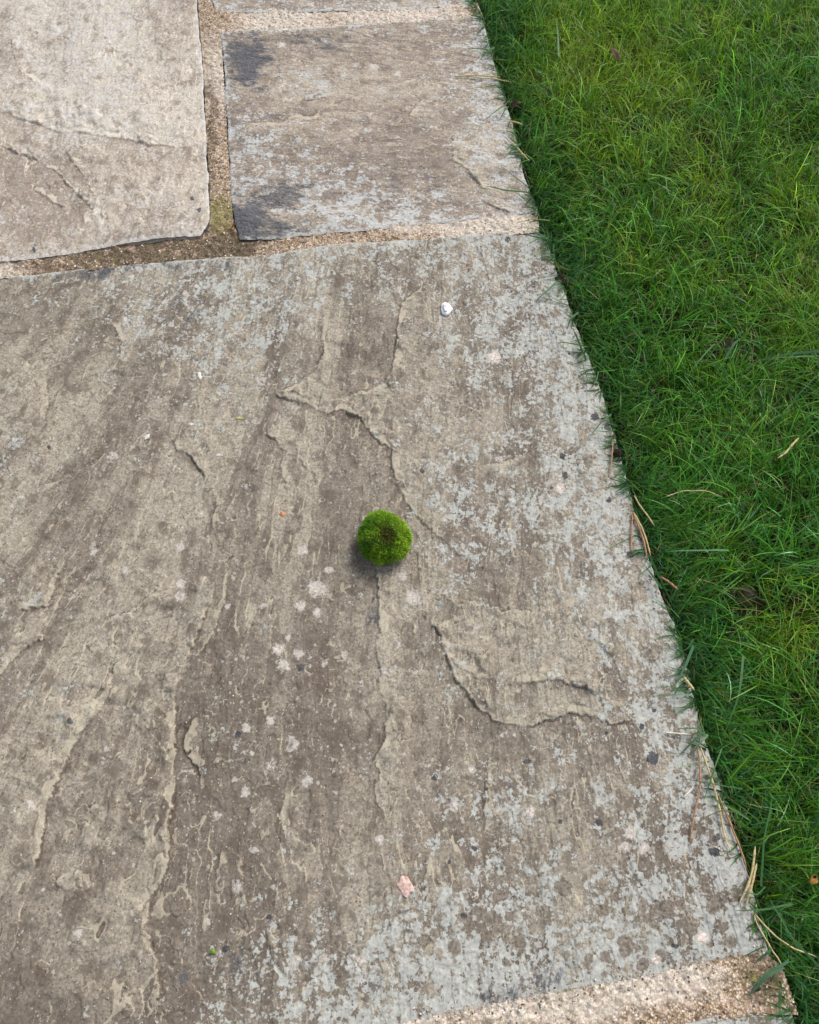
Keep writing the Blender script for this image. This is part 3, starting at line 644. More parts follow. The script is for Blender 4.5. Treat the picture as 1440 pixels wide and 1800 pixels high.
def scatter(n, x0=-.02, x1=1.0, spread=1):
    """roots in the lawn, a little beyond the frame"""
    xs, ys = [], []; tot = 0
    while tot < n:
        y = RS.uniform(-.50, 1.95, n); x = edge_x(y) + RS.rand(n) ** spread * 1.15 + .001
        p, q = PX(x, y)
        m = (p < 1600) & (q > -230) & (q < 2000)
        xs.append(x[m]); ys.append(y[m]); tot += m.sum()
    return np.concatenate(xs)[:n], np.concatenate(ys)[:n]
def gap(y): return .0025 + .012 * np.clip(fbm(y, y * 0 + 3, 13, 3, 560) * 2.2, 0, 1)
def mixc(a, b, f): return np.array(a)[None] * (1 - f[:, None]) + np.array(b)[None] * f[:, None]
parts = []
def add(*a, keep=False, **k):
    a = list(a)
    if not keep:      # the mower and edging shears keep most border blades off the stone
        d = a[0] - edge_x(a[1]); m = (np.sin(a[3]) < -.1) & (d < a[5] * .9) & (RS.rand(len(d)) > .13)
        a[3] = np.where(m, -a[3] * .6 + .4 * 1.9, a[3])
        a[3] = np.where(m & (np.sin(a[3]) < -.1), 2.2, a[3])
    parts.append(blades(*a, **k))
# yellowness of the turf: mossy centre near the top, bluish next to the paving
def yellowness(x, y):
    p, q = PX(x, y)
    return np.clip(blobs(p, q, [(1090, 130, 150, 150, .9), (1250, 300, 200, 120, .5), (1400, 420, 80, 160, .7), (1420, 1090, 90, 60, .7), (1280, 60, 160, 60, .7), (1200, 420, 120, 80, .4)], np.zeros_like(p)) + fbm(x, y, 14, 3, 501) * 1.1, 0, 1)
bare_l = [(1290, 605, 34, 18, 1), (1265, 625, 24, 20, .8), (1310, 1050, 44, 30, .9), (1420, 690, 26, 18, .8), (1310, 470, 30, 16, .6), (1010, 480, 22, 18, .8), (1090, 800, 14, 16, .9), (1270, 1200, 18, 26, .6), (1330, 780, 16, 10, .5)]
def tufts(nt, per, lmin, lmax, wmin, wmax, c1, c2, el_m=.75, spread=1, thin=0.5, fan=.9, K=6, curlm=1.2):
    tx, ty = scatter(nt, spread=spread)
    p, q = PX(tx, ty); br = blobs(p, q, bare_l, fbm(tx, ty, 40, 2, 9) * 20) + np.clip(-fbm(tx, ty, 22, 3, 520) * 5 - .55, 0, 1) * thin
    k = RS.rand(nt) > br; tx, ty = tx[k], ty[k]; nt = len(tx)
    n = nt * per; j = np.repeat(np.arange(nt), per)
    base_az = (fbm(tx, ty, 7, 2, 530) * 9 + RS.randn(nt) * 1.2)[j]
    x = tx[j] + RS.randn(n) * .0035; y = ty[j] + RS.randn(n) * .0035
    x = np.maximum(x, edge_x(y) + gap(y))
    az = base_az + RS.randn(n) * fan
    el = np.clip(el_m + RS.randn(n) * .38, .05, 1.5)
    ln = RS.uniform(lmin, lmax, n) * (.8 + .5 * RS.rand(nt)[j])
    wd = RS.uniform(wmin, wmax, n)
    yl = yellowness(x, y)
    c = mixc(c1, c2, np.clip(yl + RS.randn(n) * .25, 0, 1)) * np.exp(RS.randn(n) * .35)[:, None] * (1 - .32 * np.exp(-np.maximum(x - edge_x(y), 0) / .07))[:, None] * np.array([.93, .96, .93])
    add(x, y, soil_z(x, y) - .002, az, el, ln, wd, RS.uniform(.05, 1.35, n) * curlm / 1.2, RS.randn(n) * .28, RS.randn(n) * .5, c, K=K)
# low mossy underlayer
x, y = scatter(30000); x = np.maximum(x, edge_x(y) + gap(y)); n = len(x); yl = yellowness(x, y)
p, q = PX(x, y); kk = RS.rand(n) > blobs(p, q, bare_l, np.zeros_like(p)) * 1.2; x, y, yl = x[kk], y[kk], yl[kk]; n = len(x)
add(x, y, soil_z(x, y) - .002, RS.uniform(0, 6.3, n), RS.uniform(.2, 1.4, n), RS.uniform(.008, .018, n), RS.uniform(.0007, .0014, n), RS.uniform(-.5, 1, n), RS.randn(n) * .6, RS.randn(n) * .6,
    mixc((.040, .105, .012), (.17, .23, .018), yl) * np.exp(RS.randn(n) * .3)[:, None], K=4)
# fine turf, broader leaves, straw
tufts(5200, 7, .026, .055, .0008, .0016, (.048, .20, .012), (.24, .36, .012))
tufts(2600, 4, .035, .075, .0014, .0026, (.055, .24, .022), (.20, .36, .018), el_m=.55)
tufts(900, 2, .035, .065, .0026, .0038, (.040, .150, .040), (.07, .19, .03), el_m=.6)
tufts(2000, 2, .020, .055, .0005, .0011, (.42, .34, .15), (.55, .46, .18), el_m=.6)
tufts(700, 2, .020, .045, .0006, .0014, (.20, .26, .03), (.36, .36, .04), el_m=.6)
# long blades over the top of the sward, their highlights painted as pale colour
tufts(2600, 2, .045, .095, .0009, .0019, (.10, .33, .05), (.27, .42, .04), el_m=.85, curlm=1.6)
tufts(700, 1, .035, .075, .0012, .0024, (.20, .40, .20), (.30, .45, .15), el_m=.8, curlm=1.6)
# bluish, broader leaved fringe against the paving
def fringe(n, dmax, lmin, lmax, wmin, wmax, azm, azs, elm, c1, c2, keep=False, gate=0.0):
    y = RS.uniform(-.45, 1.9, n * 2); d = np.abs(RS.randn(n * 2)) * dmax + .001; x = edge_x(y) + d
    p, q = PX(x, y); m = (q > -200) & (q < 1950)
    gapn = fbm(y, y * 0, 16, 2, 540) + RS.rand(2 * n) * .5
    m &= (gapn > -.02) & (fbm(y, y * 0 + 7, 28, 2, 545) > gate - .3 * (gate == 0)); x, y = x[m][:n], y[m][:n]; n = len(x)
    if not keep: x = np.maximum(x, edge_x(y) + gap(y) * .7)
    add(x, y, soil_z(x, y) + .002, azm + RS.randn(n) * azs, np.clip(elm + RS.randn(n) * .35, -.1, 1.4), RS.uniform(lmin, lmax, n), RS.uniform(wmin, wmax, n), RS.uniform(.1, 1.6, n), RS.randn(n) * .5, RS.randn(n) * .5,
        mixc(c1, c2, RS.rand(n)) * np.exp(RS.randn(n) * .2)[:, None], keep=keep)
fringe(5200, .045, .018, .042, .0009, .0024, 2.2, 1.7, .8, (.034, .145, .036), (.075, .235, .06))
fringe(900, .007, .018, .042, .0012, .0028, -1.45, 1.0, .40, (.035, .120, .035), (.06, .18, .05), keep=True, gate=.015)
fringe(130, .004, .016, .042, .0006, .0012, -1.4, .9, .3, (.05, .15, .04), (.09, .18, .04), keep=True)
fringe(520, .008, .010, .032, .0004, .0009, 3.0, 1.2, .3, (.30, .22, .11), (.42, .34, .18))
GV, GF, GC = [], [], []; off = 0
for V, F, C in parts: GV.append(V); GF.append(F + off); GC.append(C); off += len(V)

# single leaves that reach out over the paving, drawn along their traced course
def ribbon(pts, wd, z0, z1, seed=0, K=12, flat=.3, hump=.004, taper='tip'):
    """pts photo positions from root to tip"""
    Q = smooth_curve(g2(pts), K); t = np.linspace(0, 1, K)
    z = z0 * (1 - t) + z1 * t + hump * np.sin(np.pi * t)
    z = z + np.convolve(np.pad(np.maximum(zs(Q[:, 0], Q[:, 1]), 0), 1, 'edge'), [.25, .5, .25], 'valid')
    tn = np.gradient(Q, axis=0); tn /= np.linalg.norm(tn, axis=1)[:, None] + 1e-9
    prof = (1 - t ** 2.2) ** .7 if taper == 'tip' else np.sin(np.pi * np.clip(t * .98 + .01, 0, 1)) ** .6
    w_ = wd * .5 * prof + .00008
    nx, ny = -tn[:, 1] * w_, tn[:, 0] * w_
    tw = flat * w_
    A = np.stack([Q[:, 0] - nx, Q[:, 1] - ny, z - tw], 1); B = np.stack([Q[:, 0] + nx, Q[:, 1] + ny, z + tw], 1)
    V = np.stack([A, B], 1).reshape(-1, 3); i = np.arange(K - 1) * 2
    return V, np.stack([i, i + 1, i + 3, i + 2], 1)
single = [
 ([(862, 98), (840, 94), (815, 90)], .0022, 0), ([(868, 92), (855, 100), (842, 110)], .0020, 0), ([(895, 185), (880, 200), (862, 212), (840, 224)], .0013, 0), ([(893, 195), (885, 206), (877, 218)], .0016, 0),
 ([(935, 297), (900, 300), (862, 297), (845, 290), (832, 280)], .0016, 1), ([(925, 280), (900, 280), (872, 281)], .0009, 1), ([(915, 260), (900, 272), (888, 282)], .0016, 0), ([(928, 346), (890, 344), (850, 330)], .0014, 0),
 ([(880, 160), (850, 163), (812, 164)], .0008, 1), ([(870, 158), (855, 164), (815, 175)], .0007, 1), ([(968, 430), (940, 425), (907, 414)], .0013, 0), ([(955, 425), (930, 435), (905, 444)], .0010, 0), ([(965, 395), (930, 394), (905, 396)], .0013, 1),
 ([(1000, 482), (975, 476), (955, 458)], .0030, 1), ([(990, 478), (970, 468), (952, 462)], .0024, 1), ([(977, 503), (962, 518), (936, 537)], .0045, 2), ([(985, 480), (960, 494), (925, 500)], .0010, 0),
 ([(1015, 556), (1000, 570), (995, 586)], .0020, 0), ([(1030, 617), (1005, 613), (976, 606)], .0014, 0), ([(1023, 620), (1022, 650), (1035, 680)], .0014, 0), ([(1045, 652), (1030, 660), (1010, 672)], .0012, 0),
 ([(1028, 640), (1018, 618), (1005, 578)], .0018, 0), ([(1050, 660), (1045, 680), (1030, 695)], .0012, 0), ([(1080, 762), (1060, 768), (1040, 762)], .0018, 0), ([(1072, 735), (1055, 750), (1035, 772)], .0015, 2), ([(1115, 860), (1095, 862), (1080, 868)], .0018, 0),
 ([(1215, 1140), (1203, 1170), (1185, 1208)], .0050, 2), ([(1207, 1221), (1180, 1212), (1140, 1210)], .0012, 0), ([(1214, 1226), (1180, 1226), (1140, 1226)], .0013, 2), ([(1240, 1300), (1220, 1285), (1190, 1282)], .0030, 0),
 ([(1235, 1290), (1215, 1305), (1192, 1330)], .0040, 2), ([(1240, 1295), (1225, 1310), (1208, 1328)], .0036, 2), ([(1300, 1390), (1250, 1382), (1195, 1370)], .0012, 0), ([(1310, 1442), (1280, 1425), (1242, 1400)], .0016, 0), ([(1290, 1430), (1262, 1428), (1230, 1440)], .0008, 1),
 ([(1264, 1320), (1250, 1355), (1234, 1410)], .0012, 0), ([(1370, 1700), (1340, 1715), (1312, 1752)], .0045, 2), ([(1380, 1690), (1345, 1708), (1310, 1740)], .0040, 2), ([(1385, 1590), (1340, 1600), (1285, 1602)], .0016, 0), ([(1350, 1668), (1335, 1680), (1325, 1692)], .0040, 2),
 ([(1340, 1560), (1325, 1575), (1285, 1565)], .0010, 0), ([(1215, 1128), (1205, 1145), (1190, 1150)], .0014, 0), ([(1160, 1040), (1145, 1020), (1135, 1000)], .0020, 0), ([(1190, 1090), (1175, 1075), (1155, 1070)], .0012, 0), ([(1140, 985), (1160, 1030), (1188, 1080)], .0022, 0),
 # long leaves lying on the lawn
 ([(1330, 1560), (1332, 1480), (1352, 1400)], .0026, 0), ([(1440, 1710), (1380, 1650), (1345, 1580)], .0026, 0), ([(1440, 628), (1380, 635), (1320, 645)], .0030, 2), ([(1440, 636), (1390, 640), (1335, 642)], .0020, 2), ([(1275, 975), (1220, 978), (1165, 976)], .0030, 2),
 ([(1270, 640), (1285, 615), (1300, 602)], .0045, 2), ([(1250, 615), (1220, 650), (1200, 675)], .0020, 0), ([(980, 110), (978, 75), (975, 40)], .0035, 2), ([(1440, 660), (1400, 700), (1370, 740)], .0020, 0), ([(1300, 1160), (1290, 1230), (1270, 1290)], .0026, 0)]
cset = [(.045, .15, .045), (.13, .16, .04), (.10, .22, .12)]
for i, (pts, wd, ci) in enumerate(single):
    lawn = i >= len(single) - 10
    V, F = ribbon(pts, wd * (1 if lawn else 1.45 if wd < .0022 else .8), .014 if lawn else .010, .012 if lawn else .0035, hump=.006 if lawn else .004, flat=RS.uniform(-.8, .8))
    c = np.array(cset[ci]) * RS.uniform(.75, 1.2)
    GV.append(V); GF.append(F + off); GC.append(np.c_[np.tile(c, (len(V), 1)), np.ones(len(V))]); off += len(V)
s = NT('grass_leaf')
c = s.attr('col').outputs['Color']
bs = s.bsdf(c, .40, None, .32)
tr = s.n('BsdfTranslucent'); s.L(s.mix(1.0, c, (1.25, 1.15, .6), 'MULTIPLY'), tr.inputs[0])
mx = s.n('MixShader'); mx.inputs[0].default_value = .40; s.L(bs, mx.inputs[1]); s.L(tr.outputs[0], mx.inputs[2])
M_GRASS = s.done(mx.outputs[0])
gro = mesh_np('grass', np.concatenate(GV), np.concatenate(GF), M_GRASS, {'col': np.concatenate(GC)})
tag(gro, 'dense green lawn grass with bluish blades leaning over the paving edge', 'grass', kind='stuff')

# ------------------------------------------------------------------ moss ball
def moss_ball():
    c = G(675, 955)[0]
    root = bpy.data.objects.new('moss_ball', None); COL.objects.link(root); root.location = (c[0], c[1], float(zs(c[0], c[1])[0]) - .0008)
    tag(root, 'round vivid green moss ball with a dark dimple on the brown slab', 'moss ball')
    R = .0335
    nu, nv = 64, 40
    ph = np.linspace(0, 2 * np.pi, nu, endpoint=False); th = np.linspace(.001, 2.0, nv)
    def surf(th_, ph_):
        lob = 1 + .035 * np.cos(3 * ph_ + .6) + .025 * np.cos(2 * ph_ + 2) + .02 * np.sin(7 * ph_) + .015 * np.sin(11 * ph_ + 1)
        r = R * (1 + (lob - 1) * np.sin(th_))
        # dimple at the crown, leaning to the upper right
        st_ = np.sin(th_)
        p_ = np.stack([r * st_ * np.cos(ph_), r * st_ * np.sin(ph_), r * .92 * np.cos(th_) + R * .62], -1)
        d = np.hypot(p_[..., 0] - .004, p_[..., 1] + .0085)
        p_[..., 2] -= .0022 * np.exp(-(d / .0085) ** 2) * (p_[..., 2] > R * .5)
        p_[..., 2] += fbm(p_[..., 0] + 5, p_[..., 1] + 5, 120, 2, 77) * .003
        return p_
    TT, PP = np.meshgrid(th, ph, indexing='ij')
    V = surf(TT, PP).reshape(-1, 3); V[:, 2] = np.maximum(V[:, 2], .0006)
    idx = np.arange(nu * nv).reshape(nv, nu)
    F = np.stack([idx[:-1], idx[1:], np.roll(idx[1:], -1, 1), np.roll(idx[:-1], -1, 1)], -1).reshape(-1, 4)
    s = NT('moss_core'); n1 = s.noise(s.coord(), 400, 4, .7)
    m = s.done(s.bsdf(s.mix(n1, (.012, .025, .004), (.04, .05, .01)), .9, s.bump(n1, .001), .1))
    mesh_np('core', V * np.array([.93, .93, .96]), F, m, parent=root)
    rs = np.random.RandomState(3); n = 26000
    ct = rs.uniform(-.35, 1, n); th_ = np.arccos(ct); ph_ = rs.uniform(0, 2 * np.pi, n)
    p = surf(th_, ph_); p2 = surf(th_ + .02, ph_); p3 = surf(th_, ph_ + .02)
    nrm = np.cross(p2 - p, p3 - p); nrm /= np.linalg.norm(nrm, axis=1)[:, None] + 1e-12
    out = p - np.array([0, 0, R * .6]); nrm *= np.sign((nrm * out).sum(1))[:, None]
    k = p[:, 2] > .002; p, nrm = p[k], nrm[k]; n = len(p)
    comb = np.stack([p[:, 0] - .004, p[:, 1] + .0085, np.zeros(n)], 1); comb /= np.linalg.norm(comb, axis=1)[:, None] + 1e-9
    down = np.array([0, 0, -1.0])
    d0 = nrm + comb * .25 + rs.randn(n, 3) * .30; d0 /= np.linalg.norm(d0, axis=1)[:, None]
    d1 = d0 + comb * .35 + down * .15 + rs.randn(n, 3) * .5; d1 /= np.linalg.norm(d1, axis=1)[:, None]
    tuft = np.clip(.6 + fbm(p[:, 0] + 9, p[:, 1] + 9 + p[:, 2], 230, 2, 88) * 1.5, .2, 1.2)
    ln = rs.uniform(.0030, .0062, n) * (.55 + .6 * tuft); wd = rs.uniform(.0004, .0008, n)
    a = p * .97; b = a + d0 * ln[:, None] * .55; c_ = b + d1 * ln[:, None] * .45
    c_[:, 2] = np.maximum(c_[:, 2], .0006); b[:, 2] = np.maximum(b[:, 2], .0008)
    sd = np.cross(d0, rs.randn(n, 3)); sd /= np.linalg.norm(sd, axis=1)[:, None]; sd *= wd[:, None]
    Vb = np.stack([a - sd * .6, a + sd * .6, b - sd, b + sd, c_ - sd * .25, c_ + sd * .25], 1)
    i = np.arange(n)[:, None] * 6
    F = np.concatenate([i + np.array([[0, 1, 3, 2]]), i + np.array([[2, 3, 5, 4]])])
    dd = np.hypot(p[:, 0] - .0045, (p[:, 1] + .0085) * .85)
    cen = (p[:, 2] > R * .8) & (dd < .0098 + rs.randn(n) * .0022)
    f = np.clip(.45 + 10 * p[:, 0] + 3 * p[:, 1] + fbm(p[:, 0] + 3, p[:, 1] + 3, 90, 3, 5) * 1.2 + rs.randn(n) * .2, 0, 1)  # lit upper right put into the colour: shoots lighter towards that side
    col = mixc((.085, .225, .018), (.34, .52, .035), f) * np.exp(rs.randn(n) * .30)[:, None] * (.55 + .5 * tuft)[:, None] ** .6
    dead = rs.rand(n) < .05; col[dead] = np.array([.24, .19, .06])
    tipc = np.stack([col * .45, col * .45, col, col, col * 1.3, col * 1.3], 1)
    def put(name, mask, cc):
        ii = np.where(mask)[0]; nn = len(ii); j = np.arange(nn)[:, None] * 6
        FF = np.concatenate([j + np.array([[0, 1, 3, 2]]), j + np.array([[2, 3, 5, 4]])])
        s = NT('moss_' + name); cc_ = s.attr('col').outputs['Color']
        tr = s.n('BsdfTranslucent'); s.L(cc_, tr.inputs[0]); mx = s.n('MixShader'); mx.inputs[0].default_value = .3
        s.L(s.bsdf(cc_, .6, None, .2), mx.inputs[1]); s.L(tr.outputs[0], mx.inputs[2])
        mesh_np(name, Vb[ii].reshape(-1, 3), FF, s.done(mx.outputs[0]), {'col': np.c_[cc[ii].reshape(-1, 3), np.ones(nn * 6)]}, parent=root)
    put('green_shoots', ~cen, tipc)
    bc = mixc((.06, .075, .014), (.20, .21, .05), rs.rand(n))
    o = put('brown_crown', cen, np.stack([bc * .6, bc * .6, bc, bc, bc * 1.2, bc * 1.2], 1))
moss_ball()

# ------------------------------------------------------------------ small litter
def flat_mat(name, c1, c2, rough=.7, sc=300, spec=.3):
    s = NT(name); n1 = s.noise(s.coord(), sc, 5, .65)
    return s.done(s.bsdf(s.mix(s.mr(n1, .35, .65), c1, c2), rough, s.bump(n1, .0004), spec))
M_NEEDLE = flat_mat('dry_needle', (.26, .12, .06), (.46, .27, .15), .5, 500)
M_STRAW = flat_mat('dry_straw', (.40, .30, .13), (.62, .52, .28), .5, 400)
M_PALE = flat_mat('bleached_straw', (.62, .58, .50), (.80, .76, .68), .5, 400)
M_RED = flat_mat('red_brown_twig', (.13, .035, .02), (.26, .08, .045), .5, 400)
def tube(name, pts, rad, mat, z0=.003, z1=.003, hump=.001, K=18, parent=None, taper=True):
    Q = smooth_curve(g2(pts), K); t = np.linspace(0, 1, K); z = z0 * (1 - t) + z1 * t + hump * np.sin(np.pi * t) - (.0012 if parent is None else 0)
    if name != 'crease': z = z + np.convolve(np.pad(zs(Q[:, 0], Q[:, 1]), 1, 'edge'), [.25, .5, .25], 'valid')
    c0 = Q.mean(0) if parent is None else np.array(parent.location[:2])
    tn = np.gradient(Q, axis=0); tn /= np.linalg.norm(tn, axis=1)[:, None] + 1e-9
    r = rad * (np.clip(np.minimum(t * 6 + .35, (1 - t) * 5 + .15), 0, 1) if taper else np.ones(K)) * (1 + .15 * np.sin(t * 23))
    k = 7; an = np.linspace(0, 2 * np.pi, k, endpoint=False)
    ring = np.stack([Q[:, None, 0] - tn[:, None, 1] * np.cos(an) * r[:, None], Q[:, None, 1] + tn[:, None, 0] * np.cos(an) * r[:, None], z[:, None] + np.sin(an) * r[:, None]], -1)
    V = ring.reshape(-1, 3); V[:, 0] -= c0[0]; V[:, 1] -= c0[1]
    i = np.arange(K * k).reshape(K, k)
    F = np.stack([i[:-1], i[1:], np.roll(i[1:], -1, 1), np.roll(i[:-1], -1, 1)], -1).reshape(-1, 4)
    e0 = np.stack([i[0, [0, 1, 2, 3]], i[0, [0, 3, 4, 6]], i[-1, [3, 2, 1, 0]], i[-1, [6, 4, 3, 0]]])
    o = mesh_np(name, V, np.concatenate([F, e0]), mat, parent=parent)
    if parent is None: o.location = (c0[0], c0[1], 0)
    return o
GN = 'dry needles and stalks along the lawn edge'
for nm, pts, rad, mat, z0, z1, lab, cat in [
 ('pine_needle', [(1111, 905), (1109, 940), (1108, 965), (1112, 975)], .0011, M_NEEDLE, .004, .003, 'thin brown needle ending at a black spot on the slab edge', 'needle'),
 ('pine_needle', [(1111, 903), (1122, 930), (1131, 955), (1137, 985)], .0016, M_NEEDLE, .005, .004, 'thick tan needle slanting along the slab edge beside the thin brown one', 'needle'),
 ('pine_needle', [(1113, 905), (1126, 930), (1136, 955), (1143, 980)], .0013, M_STRAW, .006, .005, 'yellow needle hugging the thick tan needle on its lawn side', 'needle'),
 ('pine_needle', [(1113, 875), (1122, 893), (1136, 912), (1148, 930)], .0011, M_STRAW, .008, .010, 'curved yellow needle running into the grass just above the bundle of three needles', 'needle'),
 ('pine_needle', [(1076, 778), (1074, 810), (1071, 840)], .0010, M_NEEDLE, .006, .003, 'single upright brown needle on the slab edge beside a dark soil clod', 'needle'),
 ('dry_stalk', [(1222, 1308), (1227, 1345), (1228, 1385), (1218, 1430), (1213, 1465), (1212, 1487)], .0012, M_NEEDLE, .009, .003, 'long reddish bent stalk, leftmost of the long stalks lying on the slab by the lawn', 'stalk'),
 ('dry_stalk', [(1228, 1316), (1240, 1350), (1252, 1385), (1262, 1425), (1268, 1455), (1273, 1480), (1286, 1503)], .0013, M_STRAW, .009, .003, 'long straw stalk with a yellow tip crossing the slab corner, middle of the long stalks', 'stalk'),
 ('dry_stalk', [(1262, 1400), (1280, 1445), (1298, 1490), (1312, 1530)], .0012, M_NEEDLE, .004, .004, 'dark brown stalk lying exactly along the lawn edge, right of the other long stalks', 'stalk'),
 ('dry_straw', [(1322, 1490), (1319, 1530), (1310, 1560), (1296, 1592)], .0015, M_STRAW, .012, .003, 'left prong of the forked golden straw near the lower lawn edge', 'straw'),
 ('dry_straw', [(1324, 1520), (1318, 1550), (1313, 1575), (1309, 1595)], .0014, M_STRAW, .013, .003, 'short right prong of the forked golden straw near the lower lawn edge', 'straw'),
 ('dry_straw', [(1321, 1603), (1331, 1630), (1345, 1655), (1360, 1682), (1371, 1702)], .0009, M_STRAW, .003, .008, 'pale bent straw at the slab corner, lower arm of the V', 'straw'),
 ('dry_straw', [(1321, 1602), (1340, 1625), (1362, 1648), (1390, 1668), (1430, 1682)], .0010, M_STRAW, .003, .010, 'pale straw running right into the lawn, upper arm of the V', 'straw'),
 ('dry_straw', [(798, 136), (825, 136), (850, 138), (880, 140)], .0016, M_STRAW, .003, .008, 'upper of two golden straws poking left over the upper slab from the grass', 'straw'),
 ('dry_straw', [(820, 136), (850, 142), (878, 146), (900, 152)], .0011, M_STRAW, .003, .010, 'lower, thinner golden straw under the upper one on the upper slab', 'straw'),
 ('dry_straw', [(886, 242), (900, 256), (915, 275), (930, 292)], .0012, M_STRAW, .004, .012, 'yellow straw slanting from the grass onto the flaked corner of the upper slab', 'straw'),
 ('dry_straw', [(893, 219), (905, 222), (918, 228)], .0015, M_STRAW, .007, .012, 'short bright yellow straw stub at the grass beside the upper slab', 'straw'),
 ('dry_straw', [(1168, 1288), (1190, 1291), (1212, 1294)], .0009, M_PALE, .003, .008, 'thin white straw lying level on the slab just above the long stalks', 'straw'),
 ('dry_straw', [(1199, 1403), (1208, 1395), (1218, 1384)], .0008, M_PALE, .003, .003, 'tiny white sliver on the slab beside the reddish bent stalk', 'straw'),
 ('dry_straw', [(1165, 883), (1195, 873), (1235, 873), (1264, 884)], .0008, M_STRAW, .018, .018, 'curved pale dry blade lying across the grass at mid height of the lawn', 'straw'),
 ('dry_straw', [(1398, 778), (1385, 792), (1375, 805), (1360, 815)], .0016, M_STRAW, .014, .016, 'bent tan straw caught in the lawn grass by the right border', 'straw'),
 ('dry_straw', [(1158, 1018), (1172, 1027), (1190, 1042)], .0015, M_NEEDLE, .009, .010, 'short orange-brown needle in the grass right below the bundle of needles', 'needle'),
 ('dry_straw', [(1200, 1192), (1208, 1205), (1217, 1217)], .0018, M_STRAW, .006, .010, 'yellow-tipped straw stub at the slab edge above the white level straw', 'straw'),
]:
    tag(tube(nm, pts, rad, mat, z0, z1), lab, cat, GN)

def chip(name, cx, cy, outline, thick, mat, label, cat, z=.0015, group=None, dome=.5, seed=0, parent=None):
    """a thin irregular flake; outline = (angle deg, radius in photo px) pairs"""
    rs = np.random.RandomState(seed + 50); c = G(cx, cy)[0]
    an = np.radians([o[0] for o in outline]); rad = np.array([o[1] for o in outline])
    pts = g2(np.stack([cx + rad * np.cos(an), cy - rad * np.sin(an)], 1))
    P = resample(np.r_[pts, pts[:1]], 37)[:-1] - c[:2]; n = len(P)
    P += rs.randn(n, 2) * .0003
    if z > -.002: z = float(zs(c[0], c[1], 2)[0]) - .0006 if parent is None else z
    Vs = []; 
    for f, zz in ((1.0, 0), (1.03, .45), (.97, .85), (.8, 1.0), (.5, 1 + dome * .5), (.25, 1 + dome * .8), (.03, 1 + dome * .85)):
        q = P * f; zz_ = z + thick * zz + fbm(q[:, 0] + 2, q[:, 1] + 2, 280, 2, seed) * thick * .9 * (f < 1)
        Vs.append(np.c_[q, zz_])
    V = np.concatenate(Vs); i = np.arange(len(V)).reshape(-1, n)
    F = np.stack([i[:-1], np.roll(i[:-1], -1, 1), np.roll(i[1:], -1, 1), i[1:]], -1).reshape(-1, 4)
    if F.size and False: pass
    o = mesh_np(name, V, F, mat, parent=parent)
    if parent is None: o.location = (c[0], c[1], 0); tag(o, label, cat, group)
    return o
M_WHITE = flat_mat('white_stone', (.74, .75, .78), (.88, .88, .88), .45, 90, .4)
M_PINK = flat_mat('pink_flake', (.40, .26, .22), (.66, .49, .43), .8, 260)
M_ORANGE = flat_mat('orange_crumb', (.42, .16, .08), (.62, .30, .17), .8, 260)
M_YLEAF = flat_mat('yellow_leaf_scrap', (.30, .30, .07), (.48, .46, .16), .6, 260)
M_CREAM = flat_mat('cream_crumb', (.52, .50, .45), (.70, .68, .63), .7, 200)
M_CLOD = flat_mat('soil_clod', (.010, .007, .005), (.042, .028, .02), .95, 160)
M_DKSTONE = flat_mat('dark_pebble', (.03, .032, .03), (.08, .08, .075), .6, 160)
M_LEAF = flat_mat('dead_leaf', (.14, .085, .045), (.36, .25, .15), .7, 160)
M_OLEAF = flat_mat('orange_leaf', (.22, .11, .03), (.42, .24, .06), .6, 160)
M_GREENB = flat_mat('green_moss_bit', (.10, .20, .02), (.24, .38, .05), .8, 260)
M_GREYMK = flat_mat('grey_crease', (.10, .12, .15), (.30, .33, .36), .7, 260)

c = G(785, 545)[0]
wr = bpy.data.objects.new('white_pebble', None); COL.objects.link(wr); wr.location = (c[0], c[1], float(zs(c[0], c[1])[0]) - .001)
tag(wr, 'white rounded pebble with a grey crescent crease, on the big slab', 'pebble')
chip('pebble_body', 785, 545, [(0, 11), (35, 9), (70, 10), (100, 12), (135, 12), (180, 10), (225, 11), (265, 11), (300, 9), (330, 9)], .0042, M_WHITE, None, None, z=.001, dome=.6, seed=1, parent=wr)
tube('crease', [(779, 539), (779, 545), (781, 551), (785, 552), (786, 549)], .0007, M_GREYMK, .0068, .0066, .0004, parent=wr)
chip('pink_stone_flake', 713, 1560, [(0, 14), (30, 12), (55, 13), (80, 19), (110, 21), (135, 16), (165, 16), (195, 12), (225, 11), (255, 17), (280, 19), (310, 12), (330, 17)], .0016, M_PINK, 'jagged pale pink stone flake lying on the lower part of the big slab', 'stone flake', seed=2)
chip('orange_crumb', 497, 904, [(0, 6), (60, 4), (120, 5), (180, 6), (240, 4), (300, 5)], .0014, M_ORANGE, 'tiny orange crumb on the big slab left of the moss ball', 'crumb', seed=3)
chip('leaf_scrap', 421, 734, [(0, 9), (40, 3), (140, 4), (180, 7), (220, 3), (320, 3)], .0008, M_YLEAF, 'yellowish scrap of leaf on the big slab, high up and left of the moss ball', 'leaf scrap', seed=4)
GC_ = 'small pale crumbs scattered on the big slab'
chip('white_crumb', 350, 660, [(0, 4), (60, 6), (110, 6), (180, 3), (240, 4), (290, 8), (330, 6)], .0014, M_CREAM, 'white two-lobed crumb on the upper left of the big slab', 'crumb', group=GC_, seed=5)
chip('white_crumb', 259, 770, [(0, 5), (50, 7), (110, 3), (180, 4), (230, 7), (300, 3)], .0014, M_CREAM, 'white elongated crumb, lowest of the pale crumbs at the left of the slab', 'crumb', group=GC_, seed=6)
chip('white_crumb', 336, 746, [(0, 5), (60, 3), (120, 3), (180, 6), (250, 3), (320, 3)], .0010, M_CREAM, 'very small whitish crumb between the two larger white crumbs', 'crumb', group=GC_, seed=7)
